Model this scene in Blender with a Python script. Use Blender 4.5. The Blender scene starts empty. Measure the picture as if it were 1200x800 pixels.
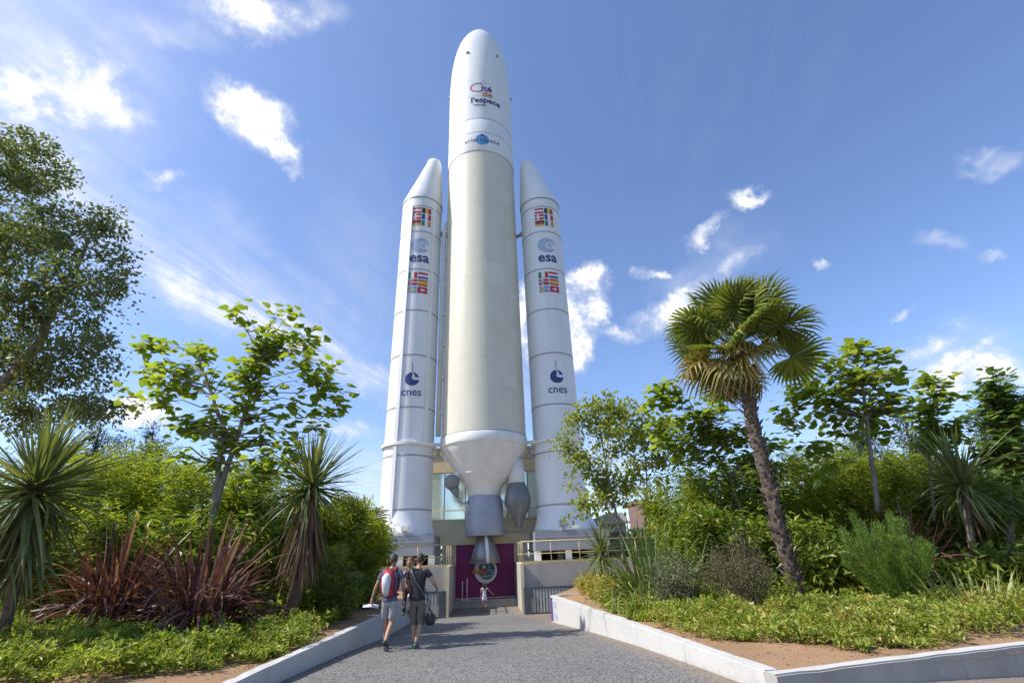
import bpy, bmesh, math, random
import numpy as np
from mathutils import Vector, Matrix, Euler

S = bpy.context.scene
COL = S.collection
PI = math.pi
rad = math.radians
rng = np.random.default_rng(7)
random.seed(7)

# ------------------------------------------------------------------ camera
cd = bpy.data.cameras.new('camera')
cam = bpy.data.objects.new('camera', cd)
COL.objects.link(cam)
cd.sensor_fit = 'HORIZONTAL'
cd.sensor_width = 36.0
cd.lens = 545 / 1200 * 36
cd.clip_start = 0.05
cd.clip_end = 6000
right = Vector((0.99922, 0.016422, -0.035886))
fwd = Vector((0.0, 0.909308, 0.416123))
up = right.cross(fwd)
cam.matrix_world = Matrix(((right.x, up.x, -fwd.x, 0.0), (right.y, up.y, -fwd.y, 0.0),
                           (right.z, up.z, -fwd.z, 1.65), (0, 0, 0, 1)))
S.camera = cam
S.view_settings.view_transform = 'Standard'
S.view_settings.look = 'None'
S.view_settings.exposure = 0.58
S.view_settings.gamma = 1.0
S.view_settings.use_curve_mapping = False
S.cycles.max_bounces = 12
S.cycles.diffuse_bounces = 8
S.cycles.transmission_bounces = 8
S.cycles.transparent_max_bounces = 6
S.cycles.use_denoising = True
S.render.film_transparent = False

# ------------------------------------------------------------------ sun and sky
SUN_EL, SUN_AZ = 47.0, -101.0                      # degrees; azimuth clockwise from +Y
sl = bpy.data.lights.new('sun', 'SUN')
sl.energy = 4.2
sl.angle = rad(0.53)
sl.color = (1.0, 0.955, 0.88)
so = bpy.data.objects.new('sun', sl)
COL.objects.link(so)
sdir = Vector((math.sin(rad(SUN_AZ)) * math.cos(rad(SUN_EL)), math.cos(rad(SUN_AZ)) * math.cos(rad(SUN_EL)), math.sin(rad(SUN_EL))))
so.rotation_euler = sdir.to_track_quat('Z', 'Y').to_euler()
so.location = sdir * 80


class NT:
    """Small helper to write node trees."""
    def __init__(self, tree):
        self.t = tree
        self.n = tree.nodes
        self.l = tree.links

    def add(self, typ, **kw):
        nd = self.n.new(typ)
        for k, v in kw.items():
            setattr(nd, k, v)
        return nd

    def put(self, sock, v):
        if hasattr(v, 'links') or hasattr(v, 'is_output'):
            self.l.new(v, sock)
        else:
            sock.default_value = v

    def math(self, op, a, b=0.0, c=0.0, clamp=False):
        nd = self.add('ShaderNodeMath', operation=op, use_clamp=clamp)
        self.put(nd.inputs[0], a); self.put(nd.inputs[1], b); self.put(nd.inputs[2], c)
        return nd.outputs[0]

    def vmath(self, op, a, b=(0, 0, 0), scale=None):
        nd = self.add('ShaderNodeVectorMath', operation=op)
        self.put(nd.inputs[0], a); self.put(nd.inputs[1], b)
        if scale is not None:
            self.put(nd.inputs[3], scale)
        return nd.outputs[1] if op in ('LENGTH', 'DOT_PRODUCT', 'DISTANCE') else nd.outputs[0]

    def noise(self, vec, scale, detail=4.0, rough=0.55, dist=0.0, color=False):
        nd = self.add('ShaderNodeTexNoise')
        self.put(nd.inputs['Vector'], vec)
        nd.inputs['Scale'].default_value = scale
        nd.inputs['Detail'].default_value = detail
        nd.inputs['Roughness'].default_value = rough
        nd.inputs['Distortion'].default_value = dist
        return nd.outputs['Color'] if color else nd.outputs[0]

    def smooth(self, v, lo, hi, a=0.0, b=1.0):
        nd = self.add('ShaderNodeMapRange', interpolation_type='SMOOTHSTEP')
        self.put(nd.inputs['Value'], v)
        for k, x in (('From Min', lo), ('From Max', hi), ('To Min', a), ('To Max', b)):
            self.put(nd.inputs[k], x)
        return nd.outputs[0]

    def mix(self, f, a, b, blend='MIX'):
        nd = self.add('ShaderNodeMix', data_type='RGBA', blend_type=blend)
        self.put(nd.inputs[0], f)
        self.put(nd.inputs[6], a if hasattr(a, 'links') else (*a[:3], 1))
        self.put(nd.inputs[7], b if hasattr(b, 'links') else (*b[:3], 1))
        return nd.outputs[2]


world = bpy.data.worlds.new('World')
S.world = world
world.use_nodes = True
wt = NT(world.node_tree)
wt.n.clear()
tc = wt.add('ShaderNodeTexCoord')
D = tc.outputs['Generated']
sky = wt.add('ShaderNodeTexSky', sky_type='NISHITA')
sky.sun_disc = False
sky.sun_elevation = rad(SUN_EL)
sky.sun_rotation = rad(SUN_AZ)
sky.altitude = 150
sky.air_density = 1.0
sky.dust_density = 0.8
sky.ozone_density = 3.0
# clouds: (direction azimuth deg, elevation deg, half width deg, half height deg, tilt deg, weight)
CLOUDS = [(-37.22, 44.95, 3.94, 2.52, -1.5, 1.05, 0.8),
          (-32.66, 43.8, 1.97, 1.5, -23.0, 0.95, 0.9),
          (-56.57, 38.36, 5.5, 3.97, 13.6, 1.0, 1.2),
          (-51.84, 40.34, 4.11, 3.23, -2.3, 0.9, 1.2),
          (-56.28, 40.53, 4.77, 2.19, 52.2, 0.75, 1.2),
          (-50.58, 33.82, 3.52, 2.6, -22.8, 0.6, 1.2),
          (-40.88, 53.72, 7.29, 2.11, 25.5, 1.0, 1.1),
          (-44.82, 36.34, 1.42, 0.95, 15.9, 0.75, 1.1),
          (11.04, 28.17, 3.43, 4.14, -7.6, 1.2, 0.55),
          (7.88, 24.94, 3.69, 4.57, 14.5, 1.2, 0.6),
          (3.92, 27.55, 2.5, 6.29, -4.1, 1.2, 0.6),
          (26.92, 28.61, 5.55, 2.08, 22.1, 1.0, 1.1),
          (20.63, 25.48, 4.8, 1.97, 20.0, 1.0, 1.1),
          (32.31, 35.26, 2.14, 1.08, -11.6, 0.9, 1.0),
          (27.26, 33.73, 2.53, 1.04, 3.2, 0.65, 1.1),
          (20.19, 30.63, 2.26, 0.99, -13.0, 0.9, 1.0),
          (14.98, 23.51, 2.36, 1.33, -18.7, 0.8, 1.0),
          (44.1, 15.96, 3.28, 1.38, 0.5, 1.0, 0.9),
          (46.33, 12.75, 3.29, 2.63, -9.2, 1.15, 0.8),
          (50.89, 21.24, 1.35, 0.72, -20.1, 0.65, 1.1),
          (38.2, 26.59, 1.22, 0.6, -22.1, 0.7, 1.0),
          (43.8, 19.57, 1.2, 0.55, -1.1, 0.7, 1.0),
          (-39.77, 13.05, 3.39, 1.43, 1.6, 1.0, 0.9)]
CIRRUS = [(-43.16, 29.38, 9.58, 3.67, -18.3, 0.85, 1.2),
          (-37.67, 27.08, 11.59, 3.37, -21.3, 1.05, 1.2),
          (-27.54, 23.84, 14.33, 3.47, -27.4, 1.05, 1.2),
          (-32.56, 27.86, 22.5, 6.18, -22.3, 0.6, 1.2),
          (-48.34, 31.57, 11.69, 5.79, -25.1, 0.75, 1.2),
          (-53.6, 34.63, 7.62, 6.62, -27.8, 0.85, 1.2),
          (-57.72, 40.71, 10.61, 7.41, 17.2, 0.7, 1.2),
          (-19.61, 20.01, 7.95, 2.88, -26.3, 0.85, 1.2),
          (-21.31, 33.8, 6.77, 13.87, 9.9, 0.25, 1.2),
          (-48.64, 47.89, 5.11, 2.11, 27.5, 0.6, 1.2),
          (8.59, 9.25, 8.63, 5.65, -3.6, 0.6, 1.1),
          (-17.44, 8.03, 8.63, 5.39, 0.2, 0.6, 1.1),
          (-21.33, 13.75, 5.66, 1.13, -2.3, 0.9, 1.0),
          (-0.09, 22.49, 8.35, 8.3, -2.2, 0.5, 1.2),
          (26.56, 29.2, 7.46, 3.78, 22.0, 0.45, 1.2),
          (36.05, 10.25, 5.66, 3.29, -10.1, 0.5, 1.1),
          (55.18, 30.06, 2.73, 0.95, -32.1, 0.5, 1.1),
          (48.28, 24.13, 2.16, 0.9, -27.7, 0.5, 1.1),
          (45.35, 14.6, 5.56, 3.0, -6.5, 0.5, 1.2)]
warp = wt.vmath('SUBTRACT', wt.noise(D, 5.0, 6.0, 0.62, color=True), (0.5, 0.5, 0.5))
Dw = wt.vmath('ADD', D, wt.vmath('SCALE', warp, scale=0.16))
warp2 = wt.vmath('SUBTRACT', wt.noise(D, 22.0, 6.0, 0.65, color=True), (0.5, 0.5, 0.5))
Dw = wt.vmath('ADD', Dw, wt.vmath('SCALE', warp2, scale=0.055))


def blob(az, el, w, h, tilt, wgt, soft):
    c = Vector((math.sin(rad(az)) * math.cos(rad(el)), math.cos(rad(az)) * math.cos(rad(el)), math.sin(rad(el))))
    t1 = Vector((math.cos(rad(az)), -math.sin(rad(az)), 0))
    t2 = c.cross(t1) * -1
    if t2.z < 0:
        t2 = -t2
    a = rad(tilt)
    u, v = t1 * math.cos(a) + t2 * math.sin(a), t2 * math.cos(a) - t1 * math.sin(a)
    m = Matrix((u, v, u.cross(v))).transposed()
    mp = wt.add('ShaderNodeMapping', vector_type='TEXTURE')
    wt.put(mp.inputs['Vector'], Dw)
    mp.inputs['Location'].default_value = c
    mp.inputs['Rotation'].default_value = m.to_euler()
    mp.inputs['Scale'].default_value = (math.sin(rad(w)), math.sin(rad(h)), 0.5)
    ln = wt.vmath('LENGTH', mp.outputs[0])
    return wt.smooth(ln, 1.25, 1.25 - soft, 0.0, wgt)


def union(lst):
    f = None
    for c in lst:
        b = blob(*c)
        f = b if f is None else wt.math('MAXIMUM', f, b)
    return f


sep = wt.add('ShaderNodeSeparateXYZ')
wt.put(sep.inputs[0], D)
zc = wt.math('MAXIMUM', sep.outputs[2], 0.02)
cmb = wt.add('ShaderNodeCombineXYZ')
for k in range(3):
    wt.put(cmb.inputs[k], zc)
plane = wt.vmath('DIVIDE', D, cmb.outputs[0])          # the sky as seen on a high flat layer
fib = wt.add('ShaderNodeMapping', vector_type='TEXTURE')   # fibres of the thin high cloud
wt.put(fib.inputs['Vector'], plane)
fib.inputs['Rotation'].default_value = (0, 0, rad(76.6))
fib.inputs['Scale'].default_value = (1.5, 0.22, 1.0)
fibre = wt.noise(fib.outputs[0], 1.0, 8.0, 0.66, 0.9)
fine = wt.noise(D, 13.0, 9.0, 0.64)
puff = wt.math('ADD', wt.math('MULTIPLY', fibre, 0.25), wt.math('MULTIPLY', fine, 0.95))
d1 = wt.math('MULTIPLY', union(CLOUDS), wt.smooth(puff, 0.40, 0.76, 0.22, 1.25), clamp=True)
thin = wt.math('ADD', wt.math('MULTIPLY', fibre, 0.8), wt.math('MULTIPLY', fine, 0.3))
d2 = wt.math('MULTIPLY', union(CIRRUS), wt.smooth(thin, 0.36, 0.74, 0.22, 1.0), clamp=True)
dens = wt.math('MAXIMUM', d1, d2)
# the same thin high cloud goes on beyond the frame
veil = wt.math('MULTIPLY', wt.smooth(thin, 0.50, 0.80), 0.06)
veil = wt.math('MULTIPLY', veil, wt.smooth(wt.noise(D, 2.2, 3.0), 0.42, 0.62))
dens = wt.math('MAXIMUM', dens, veil)
skyc = wt.mix(1.0, sky.outputs[0], (0.92, 0.93, 1.04), 'MULTIPLY')
body = wt.math('ADD', wt.math('MULTIPLY', dens, 0.7), wt.math('MULTIPLY', fine, 0.55))
ccol = wt.mix(wt.smooth(body, 0.45, 1.0), (3.6, 3.9, 4.5), (5.3, 5.3, 5.35))
fin = wt.mix(dens, skyc, ccol)
bg = wt.add('ShaderNodeBackground')
wt.put(bg.inputs[0], fin)
bg.inputs[1].default_value = 0.15
ow = wt.add('ShaderNodeOutputWorld')
wt.l.new(bg.outputs[0], ow.inputs[0])


# ------------------------------------------------------------------ materials
def srgb(r, g, b):
    return tuple(((c / 255) / 12.92 if c / 255 < 0.04045 else ((c / 255 + 0.055) / 1.055) ** 2.4) for c in (r, g, b))


def new_mat(name):
    m = bpy.data.materials.new(name)
    m.use_nodes = True
    t = NT(m.node_tree)
    p = t.n['Principled BSDF']
    return m, t, p


def solid(name, c, c2=None, scale=6.0, rough=0.6, bump=0.0, bscale=60.0, metal=0.0, stretch=(1, 1, 1), lo=0.35, hi=0.7, spec=0.4, detail=5.0):
    """Principled surface with a noise blend of two colours and fine relief."""
    m, t, p = new_mat(name)
    tcn = t.add('ShaderNodeTexCoord')
    mp = t.add('ShaderNodeMapping')
    t.put(mp.inputs['Vector'], tcn.outputs['Object'])
    mp.inputs['Scale'].default_value = stretch
    v = mp.outputs[0]
    if c2 is None:
        c2 = tuple(x * 0.82 for x in c)
    f = t.smooth(t.noise(v, scale, detail, 0.62), lo, hi)
    t.put(p.inputs['Base Color'], t.mix(f, c, c2))
    p.inputs['Roughness'].default_value = rough
    p.inputs['Metallic'].default_value = metal
    p.inputs['Specular IOR Level'].default_value = spec
    if bump:
        b = t.add('ShaderNodeBump')
        b.inputs['Strength'].default_value = bump
        b.inputs['Distance'].default_value = 0.01
        t.put(b.inputs['Height'], t.noise(tcn.outputs['Object'], bscale, 6.0, 0.6))
        t.put(p.inputs['Normal'], b.outputs[0])
    return m


def leafy(name, c1, c2, c3=None, trans=0.35, rough=0.42, spec=0.35):
    """Leaf surface: colour differs from leaf to leaf, light passes through."""
    m, t, p = new_mat(name)
    g = t.add('ShaderNodeNewGeometry')
    oi = t.add('ShaderNodeObjectInfo')
    r = t.math('FRACT', t.math('ADD', g.outputs['Random Per Island'], oi.outputs['Random']))
    ramp = t.add('ShaderNodeValToRGB')
    e = ramp.color_ramp.elements
    e[0].color = (*c1, 1); e[1].color = (*c2, 1)
    e[0].position = 0.1; e[1].position = 0.75 if c3 else 0.95
    if c3:
        x = e.new(0.97); x.color = (*c3, 1)
    t.put(ramp.inputs[0], r)
    tcn = t.add('ShaderNodeTexCoord')
    col = t.mix(t.smooth(t.noise(tcn.outputs['Object'], 2.0, 3.0), 0.3, 0.75, 0.0, 0.35), ramp.outputs[0], tuple(x * 0.55 for x in c1))
    t.put(p.inputs['Base Color'], col)
    p.inputs['Roughness'].default_value = rough
    p.inputs['Specular IOR Level'].default_value = spec
    tr = t.add('ShaderNodeBsdfTranslucent')
    t.put(tr.inputs[0], t.mix(1.0, col, (1.35, 1.3, 0.55), 'MULTIPLY'))
    mx = t.add('ShaderNodeMixShader')
    mx.inputs[0].default_value = trans
    t.l.new(p.outputs[0], mx.inputs[1]); t.l.new(tr.outputs[0], mx.inputs[2])
    t.l.new(mx.outputs[0], t.n['Material Output'].inputs[0])
    return m


def paint_white(name, base, stain, amount=0.5):
    """Weathered paint on the rocket: vertical rain streaks and soft grime."""
    m, t, p = new_mat(name)
    tcn = t.add('ShaderNodeTexCoord')
    mp = t.add('ShaderNodeMapping')
    t.put(mp.inputs['Vector'], tcn.outputs['Object'])
    mp.inputs['Scale'].default_value = (2.2, 2.2, 0.10)
    s = t.smooth(t.noise(mp.outputs[0], 1.6, 7.0, 0.65), 0.45, 0.85, 0.0, amount)
    s2 = t.smooth(t.noise(tcn.outputs['Object'], 0.5, 4.0, 0.6), 0.4, 0.8, 0.0, amount * 0.6)
    mp3 = t.add('ShaderNodeMapping')
    t.put(mp3.inputs['Vector'], tcn.outputs['Object'])
    mp3.inputs['Scale'].default_value = (7.0, 7.0, 0.16)
    s3 = t.smooth(t.noise(mp3.outputs[0], 1.5, 8.0, 0.7), 0.56, 0.80, 0.0, amount * 0.8)
    s = t.math('MAXIMUM', s, s3)
    t.put(p.inputs['Base Color'], t.mix(t.math('MAXIMUM', s, s2), base, stain))
    p.inputs['Roughness'].default_value = 0.42
    p.inputs['Specular IOR Level'].default_value = 0.4
    b = t.add('ShaderNodeBump')                        # slightly uneven sheet
    b.inputs['Strength'].default_value = 0.35
    b.inputs['Distance'].default_value = 0.03
    mp2 = t.add('ShaderNodeMapping')
    t.put(mp2.inputs['Vector'], tcn.outputs['Object'])
    mp2.inputs['Scale'].default_value = (1.0, 1.0, 0.35)
    t.put(b.inputs['Height'], t.noise(mp2.outputs[0], 1.3, 4.0, 0.5))
    t.put(p.inputs['Normal'], b.outputs[0])
    return m


M = {}
M['white'] = paint_white('weathered_white_paint', (0.74, 0.745, 0.75), (0.52, 0.52, 0.515), 0.6)
M['cream'] = paint_white('cream_tank_paint', (0.65, 0.615, 0.505), (0.515, 0.48, 0.385), 0.8)
M['patch'] = solid('pale_patch_paint', (0.68, 0.645, 0.535), (0.65, 0.61, 0.50), 1.5, 0.42)
M['seam'] = solid('grey_seam', (0.30, 0.30, 0.31), (0.36, 0.36, 0.36), 5, 0.6)
M['greymetal'] = solid('blue_grey_metal', (0.34, 0.36, 0.41), (0.315, 0.335, 0.385), 1.5, 0.45, 0.05, 30, 0.1)
M['darkmetal'] = solid('dark_vessel_grey', (0.20, 0.20, 0.205), (0.175, 0.175, 0.18), 1.5, 0.4, 0.05, 30, 0.2)
M['bell'] = solid('brushed_bell_metal', (0.36, 0.36, 0.34), (0.22, 0.22, 0.21), 5, 0.4, 0.2, 14, 0.5, (1, 1, 6))
M['offwhite'] = solid('off_white_paint', (0.78, 0.77, 0.745), (0.70, 0.69, 0.655), 1.2, 0.5, 0, 60, 0, (1, 1, 0.4))
M['navy'] = solid('navy_print', (0.035, 0.045, 0.17), (0.04, 0.05, 0.19), 3, 0.5)
M['paleblue'] = solid('pale_blue_print', (0.36, 0.45, 0.60), (0.33, 0.42, 0.57), 3, 0.5)
M['skyblue'] = solid('blue_print', (0.09, 0.28, 0.58), (0.08, 0.25, 0.52), 3, 0.5)
M['whiteprint'] = solid('white_print', (0.76, 0.76, 0.76), (0.72, 0.72, 0.72), 3, 0.5)
FLAGC = {'red': (0.47, 0.035, 0.045), 'white': (0.76, 0.76, 0.74), 'black': (0.03, 0.03, 0.03), 'yellow': (0.70, 0.45, 0.06), 'blue': (0.03, 0.07, 0.32),
         'green': (0.03, 0.22, 0.11), 'orange': (0.66, 0.20, 0.06), 'lightblue': (0.12, 0.33, 0.60), 'gold': (0.62, 0.40, 0.05), 'magenta': (0.38, 0.06, 0.17), 'purple': (0.12, 0.04, 0.22)}
for k, c in FLAGC.items():
    M['f_' + k] = solid('print_' + k, c, tuple(x * 0.9 for x in c), 3, 0.55)
M['plaster'] = solid('grey_beige_render', (0.44, 0.415, 0.365), (0.35, 0.33, 0.285), 1.4, 0.85, 0.25, 90, 0, (1, 1, 0.35))
M['beige'] = solid('beige_render', (0.74, 0.63, 0.41), (0.67, 0.57, 0.36), 1.2, 0.8, 0.15, 80)
M['stone'] = solid('taupe_render', (0.68, 0.62, 0.48), (0.61, 0.555, 0.425), 1.2, 0.8, 0.15, 80)
M['magenta'] = solid('magenta_door_paint', (0.27, 0.018, 0.125), (0.23, 0.014, 0.105), 1.3, 0.5)
M['yellowrail'] = solid('yellow_rail_paint', (0.56, 0.43, 0.22), (0.46, 0.35, 0.18), 5, 0.5)
M['gatemetal'] = solid('dark_gate_metal', (0.11, 0.12, 0.14), (0.09, 0.10, 0.11), 4, 0.5, 0, 30, 0.2)
M['bars'] = solid('pale_gate_bars', (0.50, 0.50, 0.48), (0.44, 0.44, 0.42), 4, 0.5)
M['frame'] = solid('grey_window_frame', (0.16, 0.17, 0.17), (0.13, 0.14, 0.14), 4, 0.5)
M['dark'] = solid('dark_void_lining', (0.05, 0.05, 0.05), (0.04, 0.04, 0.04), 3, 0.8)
M['wallwhite'] = solid('white_wall_render', (0.52, 0.51, 0.485), (0.43, 0.42, 0.39), 0.9, 0.85, 0.3, 70, 0, (1, 1, 0.5), 0.45, 0.85)
def stain_mat(name, c, c2, foot):
    """Rendered wall with rain runs, blotches and a splash of soil along its foot."""
    m, t, p = new_mat(name)
    tcn = t.add('ShaderNodeTexCoord'); v = tcn.outputs['Object']
    mp = t.add('ShaderNodeMapping'); t.put(mp.inputs['Vector'], v); mp.inputs['Scale'].default_value = (5.0, 5.0, 0.5)
    runs = t.smooth(t.noise(mp.outputs[0], 2.2, 6.0, 0.65), 0.52, 0.80, 0.0, 0.75)
    blot = t.smooth(t.noise(v, 1.1, 6.0, 0.65), 0.45, 0.75, 0.0, 0.6)
    c_ = t.mix(t.math('MAXIMUM', runs, blot), c, c2)
    sp = t.add('ShaderNodeSeparateXYZ'); t.put(sp.inputs[0], v)
    lvl = t.math('ADD', sp.outputs[2], t.math('MULTIPLY', sp.outputs[1], 0.055))
    edge = t.math('ADD', lvl, t.math('MULTIPLY', t.noise(v, 7.0, 5.0, 0.7), 0.30))
    c_ = t.mix(t.smooth(edge, 0.78, 0.56, 0.0, 0.55), c_, foot)
    t.put(p.inputs['Base Color'], c_); p.inputs['Roughness'].default_value = 0.88
    b = t.add('ShaderNodeBump'); b.inputs['Strength'].default_value = 0.5; b.inputs['Distance'].default_value = 0.012
    t.put(b.inputs['Height'], t.noise(v, 24.0, 7.0, 0.65)); t.put(p.inputs['Normal'], b.outputs[0])
    return m


M['wallwhite'] = stain_mat('white_wall_render', (0.50, 0.49, 0.465), (0.38, 0.37, 0.335), (0.27, 0.215, 0.16))
M['shaded_face'] = solid('grey_shaded_wall_render', (0.37, 0.35, 0.315), (0.27, 0.255, 0.225), 1.1, 0.9, 0.3, 60, 0, (1, 1, 0.4))  # darker wall render: shade on the front run's sides put into the colour
M['brickred'] = solid('red_brick_render', (0.20, 0.12, 0.11), (0.16, 0.095, 0.085), 3, 0.8)
M['slate'] = solid('grey_roof_and_landing_shade', (0.36, 0.34, 0.30), (0.30, 0.285, 0.25), 3, 0.7)


def glass_mat():
    m, t, p = new_mat('green_tinted_glass')
    tcn = t.add('ShaderNodeTexCoord')
    f = t.smooth(t.noise(tcn.outputs['Object'], 0.35, 3.0), 0.35, 0.7)
    t.put(p.inputs['Base Color'], t.mix(f, (0.80, 0.96, 0.92), (0.84, 0.98, 0.95)))
    p.inputs['Roughness'].default_value = 0.14
    p.inputs['Metallic'].default_value = 0.7
    return m


M['glass'] = glass_mat()


def asphalt_mat():
    m, t, p = new_mat('exposed_gravel_asphalt')
    tcn = t.add('ShaderNodeTexCoord')
    v = tcn.outputs['Object']
    vo = t.add('ShaderNodeTexVoronoi')
    t.put(vo.inputs['Vector'], v)
    vo.inputs['Scale'].default_value = 40.0
    sepc = t.add('ShaderNodeSeparateColor')
    t.put(sepc.inputs[0], vo.outputs['Color'])
    stone = t.mix(sepc.outputs[0], (0.055, 0.054, 0.053), (0.36, 0.35, 0.325))
    stone = t.mix(t.smooth(sepc.outputs[1], 0.80, 0.95), stone, (0.30, 0.21, 0.15))
    gap = t.smooth(vo.outputs['Distance'], 0.35, 0.75)
    c = t.mix(gap, stone, (0.05, 0.05, 0.052))
    big = t.smooth(t.noise(v, 0.35, 5.0, 0.6), 0.35, 0.7)
    c = t.mix(t.math('MULTIPLY', big, 0.40), c, (0.075, 0.073, 0.07))
    mid = t.smooth(t.noise(v, 9.0, 4.0, 0.7), 0.35, 0.75)
    c = t.mix(t.math('MULTIPLY', mid, 0.45), c, (0.26, 0.252, 0.235))
    tar = t.smooth(t.noise(v, 0.9, 6.0, 0.7), 0.60, 0.66)
    c = t.mix(t.math('MULTIPLY', tar, 0.35), c, (0.06, 0.058, 0.055))
    sand = t.smooth(t.noise(v, 0.55, 5.0, 0.65, 0.4), 0.56, 0.72)
    c = t.mix(t.math('MULTIPLY', sand, 0.30), c, (0.27, 0.235, 0.19))
    # sandy dust washed to the foot of the right wall
    sp = t.add('ShaderNodeSeparateXYZ'); t.put(sp.inputs[0], v)
    edge = t.math('ADD', sp.outputs[0], t.math('MULTIPLY', sp.outputs[1], 0.1511))
    near = t.smooth(t.math('ADD', edge, t.math('MULTIPLY', t.noise(v, 2.5, 5.0), 0.6)), 3.55, 3.98)
    c = t.mix(t.math('MULTIPLY', near, 0.45), c, (0.27, 0.19, 0.125))
    t.put(p.inputs['Base Color'], c)
    p.inputs['Roughness'].default_value = 0.85
    b = t.add('ShaderNodeBump')
    b.inputs['Strength'].default_value = 0.7
    b.inputs['Distance'].default_value = 0.006
    t.put(b.inputs['Height'], t.math('SUBTRACT', 1.0, vo.outputs['Distance']))
    t.put(p.inputs['Normal'], b.outputs[0])
    return m


def dirt_mat():
    m, t, p = new_mat('sandy_soil')
    tcn = t.add('ShaderNodeTexCoord')
    v = tcn.outputs['Object']
    a = t.smooth(t.noise(v, 1.3, 6.0, 0.62), 0.35, 0.7)
    c = t.mix(a, (0.33, 0.195, 0.100), (0.26, 0.15, 0.075))
    g = t.smooth(t.noise(v, 45.0, 5.0, 0.7), 0.45, 0.75)
    c = t.mix(t.math('MULTIPLY', g, 0.5), c, (0.38, 0.25, 0.14))
    k = t.smooth(t.noise(v, 26.0, 3.0, 0.6), 0.62, 0.72)
    c = t.mix(t.math('MULTIPLY', k, 0.7), c, (0.13, 0.085, 0.05))
    t.put(p.inputs['Base Color'], c)
    p.inputs['Roughness'].default_value = 0.95
    b = t.add('ShaderNodeBump')
    b.inputs['Strength'].default_value = 0.8
    b.inputs['Distance'].default_value = 0.02
    t.put(b.inputs['Height'], t.noise(v, 22.0, 7.0, 0.7))
    t.put(p.inputs['Normal'], b.outputs[0])
    return m


M['asphalt'] = asphalt_mat()
M['dirt'] = dirt_mat()
M['field'] = solid('far_grass', (0.09, 0.11, 0.04), (0.14, 0.13, 0.06), 0.05, 0.95)


# ------------------------------------------------------------------ building helpers
def tag(o, label=None, cat=None, group=None, kind=None):
    if label: o['label'] = label
    if cat: o['category'] = cat
    if group: o['group'] = group
    if kind: o['kind'] = kind
    return o


def empty(name, loc=(0, 0, 0), rz=0.0):
    o = bpy.data.objects.new(name, None)
    o.location = loc
    o.rotation_euler = (0, 0, rz)
    o.empty_display_size = 0.2
    COL.objects.link(o)
    return o


def link(name, mesh, parent=None, loc=None, rot=None, scale=None):
    o = bpy.data.objects.new(name, mesh)
    COL.objects.link(o)
    if parent is not None: o.parent = parent
    if loc is not None: o.location = loc
    if rot is not None: o.rotation_euler = rot
    if scale is not None: o.scale = (scale, scale, scale) if isinstance(scale, (int, float)) else scale
    return o


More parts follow.
